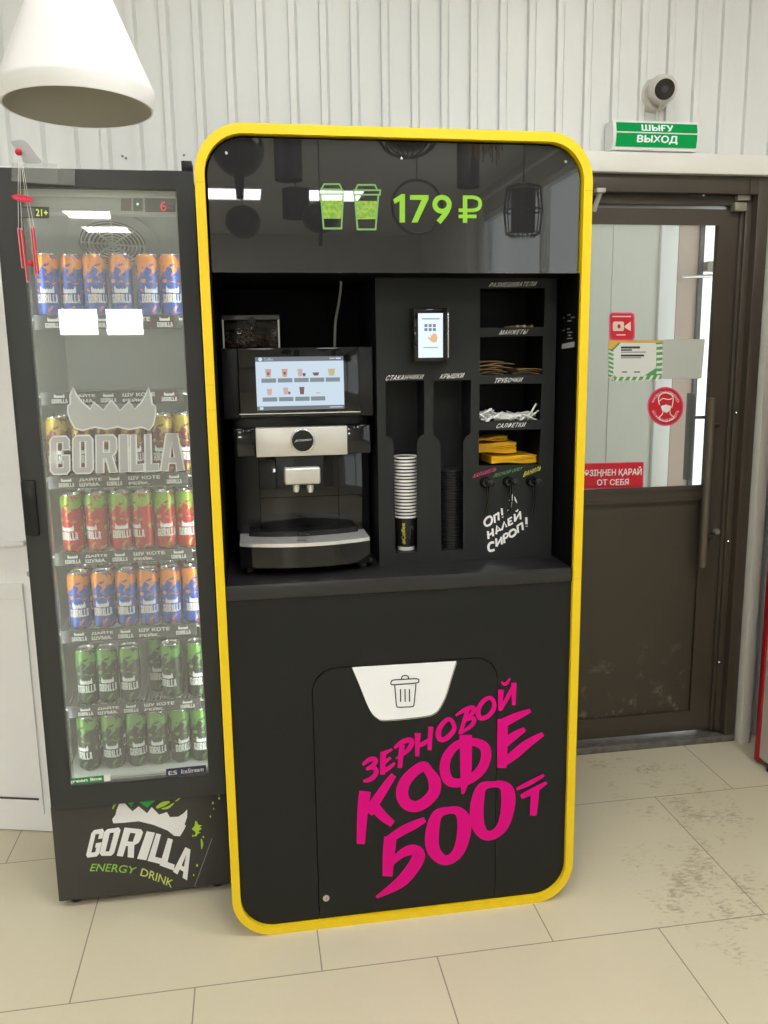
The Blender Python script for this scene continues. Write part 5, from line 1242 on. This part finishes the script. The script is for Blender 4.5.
for ch, x0, x1, y0, y1 in LQ:
    q = [g2(x0, y1), g2(x1, y1-3), g2(x1-4, y0-2), g2(x0-2, y0)]
    glyph(gm, ch, q)
    for lp in GL[ch]:
        P4 = [(x0, y1), (x1, y1-3), (x1-4, y0-2), (x0-2, y0)]
        pts = [tuple(P4[0][k]*(1-u)*(1-v)+P4[1][k]*u*(1-v)+P4[2][k]*u*v+P4[3][k]*(1-u)*v for k in (0, 1)) for u, v in lp]
        stroke(co, pts, 7.5, lambda x, y: g2(x, y, .0006), True, 1)
part('glass_wordmark', gm, 'frost', G, flat=True); part('print_outline', co, 'frostline', G, flat=True)
# small stickers on the door
def lblq(name, q, m_, o=.0006, yv=GYF): 
    return part(name, MB().add(pxquad(q, 1, yv-o), [(0, 1, 2, 3)]), m_, G, flat=True)
lblq('age_label', [(19.8, 218), (49, 218.4), (49, 207), (19.5, 206.3)], 'strip'); 
lblq('age_label_grey', [(20.5, 217), (34.5, 217.4), (34.5, 208), (20.3, 207.4)], mat('label_mid_grey', (.13, .13, .13), .5, var=.3, vscale=300), .0009)
tx = MB(); put_text(tx, '21+', pxquad([(35.8, 216), (48, 216.3), (47.8, 209.3), (35.6, 208.8)], 1, GYF-.0014), bold=.05); part('age_lettering', tx, mat('age_lime', (.72, .85, .12), .5, var=.01), G, flat=True)
lblq('green_label', [(67.8, 785.6), (104, 781.6), (103.6, 775.2), (67.3, 779)], 'greenlbl'); lblq('white_label', [(104.2, 781.6), (110.5, 780.8), (110.2, 774.5), (103.8, 775.1)], 'paperw')
lblq('navy_label', [(166.4, 776.6), (206.3, 772), (205.8, 765), (166, 769)], 'navy')
tx = MB(); put_text(tx, 'green line', pxquad([(69, 784.4), (102, 780.8), (101.6, 776.6), (68.6, 780.2)], 1, GYF-.0012), bold=.06); put_text(tx, 'IceStream', pxquad([(181, 773.8), (203.5, 771.2), (203.4, 767), (180.8, 769.4)], 1, GYF-.0012), shear=.2); put_text(tx, 'ES', pxquad([(168.5, 775.2), (177, 774.2), (177, 770.4), (168.5, 771.4)], 1, GYF-.0012)); part('label_lettering', tx, 'vinylw', G, flat=True)
# base print
BYF = .1988; bp_ = lambda x, y, o=0: at(70+x/4.8, 790+y/4.8, 1, BYF-o)
bw = MB()
for ch, q in (('G', [(74, 326), (138, 318), (166, 184), (106, 194)]), ('O', [(140, 316), (208, 316), (247, 178), (166, 190)]), ('R', [(224, 316), (306, 326), (356, 190), (262, 180)]), ('I', [(322, 330), (366, 337), (408, 205), (368, 198)]),
              ('L', [(372, 340), (436, 356), (464, 220), (414, 208)]), ('L', [(430, 362), (498, 386), (522, 247), (470, 230)]), ('A', [(494, 392), (562, 434), (592, 292), (540, 268)])):
    glyph(bw, ch, [bp_(*p) for p in q])
bw.prism([[(238, 60), (262, 62), (282, 85), (300, 102), (330, 78), (370, 112), (392, 82), (428, 118), (465, 106), (480, 130), (520, 128), (545, 112), (563, 93), (562, 130), (550, 165), (556, 172), (545, 195), (528, 222), (500, 220), (470, 195), (400, 167), (330, 150), (250, 158), (208, 160), (202, 140), (218, 120), (224, 95)]], lambda x, y, k: bp_(x, y), 0)
part('base_wordmark', bw, 'vinylw', base, flat=True)
ed = MB(); et_ = MB()
def band(mb, s_, bs, ts, o=.0002):
    V, Fc = text_uv(s_, bold=.02)
    def L(pl, u):
        k = min(int(u*(len(pl)-1)), len(pl)-2); t = u*(len(pl)-1)-k; return [pl[k][j]*(1-t)+pl[k+1][j]*t for j in (0, 1)]
    mb.add([bp_(*[b*(1-v)+t*v for b, t in zip(L(bs, u), L(ts, u))], o+layer(s_, 0, .02, i)) for i, (u, v) in enumerate(V)], Fc)
band(ed, 'ENERGY', [(94, 390), (165, 391), (235, 396), (308, 402)], [(106, 354), (175, 353), (245, 358), (322, 372)])
band(et_, 'DRINK', [(336, 410), (390, 428), (440, 448), (488, 470)], [(346, 375), (398, 390), (450, 410), (497, 434)])
part('base_lettering', ed, mat('energy_green', (.25, .52, .08), .5, var=.02), base, flat=True); part('base_lettering', et_, mat('energy_yellow', (.55, .62, .16), .5, var=.02), base, flat=True)
kg = MB().prism([[(328, 53), (412, 48), (392, 66), (370, 84), (345, 68)]], lambda x, y, k: bp_(x, y), 0).prism([[(270, 58), (318, 52), (300, 68), (296, 80), (282, 66)]], lambda x, y, k: bp_(x, y), 0)
part('green_brush_mark', kg, 'kgreen', base, flat=True)
lm_ = MB(); stroke(lm_, [(415, 85), (445, 68), (478, 56)], [10, 22, 10], bp_); stroke(lm_, [(440, 90), (470, 84), (500, 62)], [5, 12, 4], bp_); stroke(lm_, [(505, 55), (520, 45), (535, 32)], [3, 7, 3], bp_)
spl = [(610+ (18+9*math.sin(5*k)+5*math.cos(11*k))*math.cos(k*2*PI/26), 186+(32+9*math.cos(7*k))*math.sin(k*2*PI/26)) for k in range(26)]
lm_.prism([spl], lambda x, y, k: bp_(x, y), 0); stroke(lm_, [(630, 235), (634, 258), (632, 284)], [5, 12, 4], bp_); stroke(lm_, [(205, 92), (212, 75), (224, 62)], [6, 9, 4], bp_)
for x, y, r_ in ((610, 362, 5), (594, 408, 4), (640, 226, 4), (674, 127, 4), (686, 62, 5), (690, 90, 3), (716, 40, 5), (714, 20, 4), (590, 220, 4)): lm_.prism([[(x+r_*math.cos(a), y+r_*1.5*math.sin(a)) for a in (0, 1, 2, 3, 4, 5)]], lambda x, y, k: bp_(x, y), 0)
part('lime_splash', lm_, 'lime', base, flat=True)
ln = MB(); stroke(ln, [(682, 232), (598, 462)], 3.5, bp_, sub=1); part('base_line', ln, 'greyv', base, flat=True)

# ---------------------------------------------------------------- the cans
def make_can(m_, lab):
    t = thing('drink_can', lab, 'can', (0, 0, 0))
    part('can_body', MB().lathe([(0, .004), (.019, .004), (.0205, 0), (.0225, .001), (.0285, .009), (.0285, .142), (.0240, .1535)], n=28), m_, t, local=True)
    part('can_top', MB().lathe([(.0240, .1535), (.0243, .1562), (.0225, .1560), (.0215, .1515), (0, .1515)], n=28).box(-.006, .006, -.014, .004, .1515, .1532, .0006), 'cantop', t, local=True)
    wb = MB(); R_ = .0288
    def wp(a, z): return (R_*math.sin(a), -R_*math.cos(a), z)
    ws = [.16, .16, .16, .08, .13, .13, .16]; tot = sum(ws)+.03*6; a = -.92; span = 1.84
    for ch, q in zip('GORILLA', ws):
        a1 = a+span*q/tot; lo_, hi_ = .036, .057
        wb.prism(GL[ch], lambda u, v, k, a=a, a1=a1: wp(a+(a1-a)*u, lo_+(hi_-lo_)*v), 0); a = a1+span*.03/tot
    part('wordmark', wb, 'canword', t, local=True, flat=True)
    cm2 = MB(); us = sorted(set([i/20 for i in range(21)]+[p[0] for p in CROWN]))
    def interp(pl, u):
        for (a0, b0), (a1, b1) in zip(pl, pl[1:]):
            if a0 <= u <= a1: return b0+(b1-b0)*(u-a0)/((a1-a0) or 1)
        return pl[-1][1]
    tp_ = CROWN[:13]; bt = [(0, .35)]+sorted(CROWN[13:])+[(1, .35)]
    for u0, u1 in zip(us, us[1:]):
        cm2.add([wp(-.62+1.24*u, .059+.019*v) for u, v in ((u0, interp(bt, u0)), (u1, interp(bt, u1)), (u1, interp(tp_, u1)), (u0, interp(tp_, u0)))], [(0, 1, 2, 3)])
    part('crown_mark', cm2, 'canword', t, local=True, flat=True)
    return t
protos = {}
rows = [('blue and orange', 'canblue', 1.5985, [48, 72, 95, 121.6, 148, 171.5], 285, 'on the top shelf'),
        ('yellow and maroon', 'cangold', 1.1935, [58.4, 84, 108, 133, 163, 184], 445, 'behind the wordmark'),
        ('red and green', 'canred', .9905, [72.5, 97, 121, 142.5, 163, 184], 518, 'on the red shelf'),
        ('blue and orange', 'canblue', .7795, [79, 103.3, 127, 149, 171, 193], 594, 'on the shelf below the red cans'),
        ('black and green', 'canblk', .5645, [86.5, 107, 129.5, 155.5, 171.5, 197], 663, 'on the lowest wire shelf'),
        ('black and green', 'canblk', .3705, [88.5, 113, 137, 158, 180.5, 200], 738, 'on the fridge floor')]
pos = ['leftmost', 'second from left', 'third from left', 'fourth from left', 'fifth from left', 'rightmost']
rots = [[.1, -.2, .35, .05, .4, .15], [0, .2, -.1, .3, -.1, .2], [-.35, -.5, .15, -.75, .2, .15], [.1, .0, -.1, .1, .15, .3], [0, .1, -.05, .1, -.45, .2], [-.5, 0, .3, 0, .5, .2]]
for ri, (cn, mm, z, xs, py, wh) in enumerate(rows):
    Yc = .2875
    Xs = [at(px, py, 1, Yc).x for px in xs]
    for i in range(1, 6):
        if Xs[i]-Xs[i-1] < .0575 and not (ri == 4): Xs[i] = Xs[i-1]+.0575
    for i in range(6):
        X = max(-.411, min(-.076, Xs[i]))
        Yc_ = Yc+(.0585 if (ri == 4 and i == 3) else (.012 if (ri == 0 and i == 1) else 0))
        lab = '%s energy drink can, %s %s' % (cn, pos[i], wh)
        if mm not in protos: c = protos[mm] = make_can(M[mm], lab)
        else: c = dup(protos[mm])
        c.location = (X, Yc_, z); c.rotation_euler = (0, 0, rots[ri][i]); c['label'] = lab; c['group'] = '%s cans %s' % (cn, wh)
    # the second file of cans behind the front ones
    if ri in (1, 2, 3, 5):
        for i in range(6):
            c = dup(protos[mm]); c.location = (max(-.411, min(-.076, Xs[i]+.002)), .35, z); c.rotation_euler = (0, 0, rots[ri][5-i])
            c['label'] = '%s energy drink can right behind the %s one %s' % (cn, pos[i].replace('leftmost', 'leftmost').replace(' from left', ' can from left'), wh) if False else '%s can right behind the %s one %s' % (cn, pos[i].replace(' from left', ''), wh); c['group'] = '%s cans %s' % (cn, wh)

# ----------------------------------------- hanger taped to the fridge's corner
WY = .170
W8 = lambda x, y, o=0: at(x/9.6, 140+y/9.6, 1, WY-o)
wb_ = thing('shelf_wobbler', 'clear plastic hanger with grey leaf and red tag taped to the fridge top corner', 'hanger', W8(300, 440))
def wplate(pts, t, o=0): return MB().prism([pts], lambda x, y, k: (lambda p: Vector((p.x, p.y+k, p.z)))(W8(x, y, o)), t)
part('leaf', wplate(smooth_line([(105, 20), (150, 4), (215, 0), (262, 28), (315, 95), (360, 160), (402, 218), (240, 220), (200, 165), (145, 85)], True, 3), .0012), mat('grey_leaf', (.36, .36, .37), .4, var=.02), wb_)
part('bracket', wplate([(110, 215), (550, 228), (550, 415), (110, 395)], .001, .003), 'clear', wb_)
part('tape', wplate([(235, 258), (720, 285), (718, 432), (440, 425), (250, 410)], .0006, .005), 'clear', wb_)
p = W8(178, 115, .008); part('red_ball', MB().sphere(p, .0078, seg=18), 'red', wb_)
ov = part('oval_tag', wplate([(215+105*math.cos(2*PI*k/24)+8*math.sin(2*PI*k/24), 560+34*math.sin(2*PI*k/24)+14*math.cos(2*PI*k/24)) for k in range(24)], .001, .010), 'red', wb_)
tx = MB(); stroke(tx, [(135, 560), (150, 548), (165, 568), (185, 552), (205, 572), (228, 558), (250, 578), (270, 565), (295, 582)], 9, lambda x, y: W8(x, y, .011)); part('tag_print', tx, 'pink', ov, flat=True)
S8 = lambda x, y: at(x, y, 1, WY-.008)
for x0, y0, x1, y1 in ((19, 155, 18.5, 228), (20, 155, 22, 228), (20.5, 156, 31, 228), (21.5, 156, 34, 226)):
    part('string', MB().tube([S8(x0, y0), S8((x0+x1)/2-.8, (y0+y1)/2), S8(x1, y1)], .0006, 5), 'wire', wb_)
for i, (x0, y0, x1, y1, lab) in enumerate(((18.2, 228, 22.6, 268, 'leftmost'), (21.2, 228, 27.6, 282.5, 'longest'), (31, 227.5, 35.6, 275, 'third from left'), (33, 226, 38.2, 275.5, 'rightmost'))):
    o_ = .008+.004*i
    a, b_ = at(x0, y0, 1, WY-o_), at(x1, y1, 1, WY-o_)
    t_ = part('hanging_stick', MB().tube([a, b_], .0026, 10), 'stickw', wb_)
    dv = (b_-a)
    part('stick_stripe', MB().tube([a+dv*.04+Vector((.0016, -.0018, 0)), a+dv*.97+Vector((.0016, -.0018, 0))], .0017, 6), 'redw', t_)
a, b_ = at(19, 264, 1, WY-.022), at(38, 263.5, 1, WY-.022)
part('binding', MB().box(a.x+.018, b_.x-.012, WY-.026, WY-.004, b_.z-.004, a.z+.008, .003), 'red', wb_)
# ------------------------------------------------------------------- light
wd = bpy.data.worlds.new('world'); sc.world = wd; wd.use_nodes = True
wd.node_tree.nodes['Background'].inputs[0].default_value = (.93, .97, 1, 1); wd.node_tree.nodes['Background'].inputs[1].default_value = 4.0
sc.view_settings.view_transform = 'Standard'; sc.view_settings.look = 'None'; sc.view_settings.gamma = 1; sc.view_settings.exposure = -.22
sc.view_settings.use_curve_mapping = False
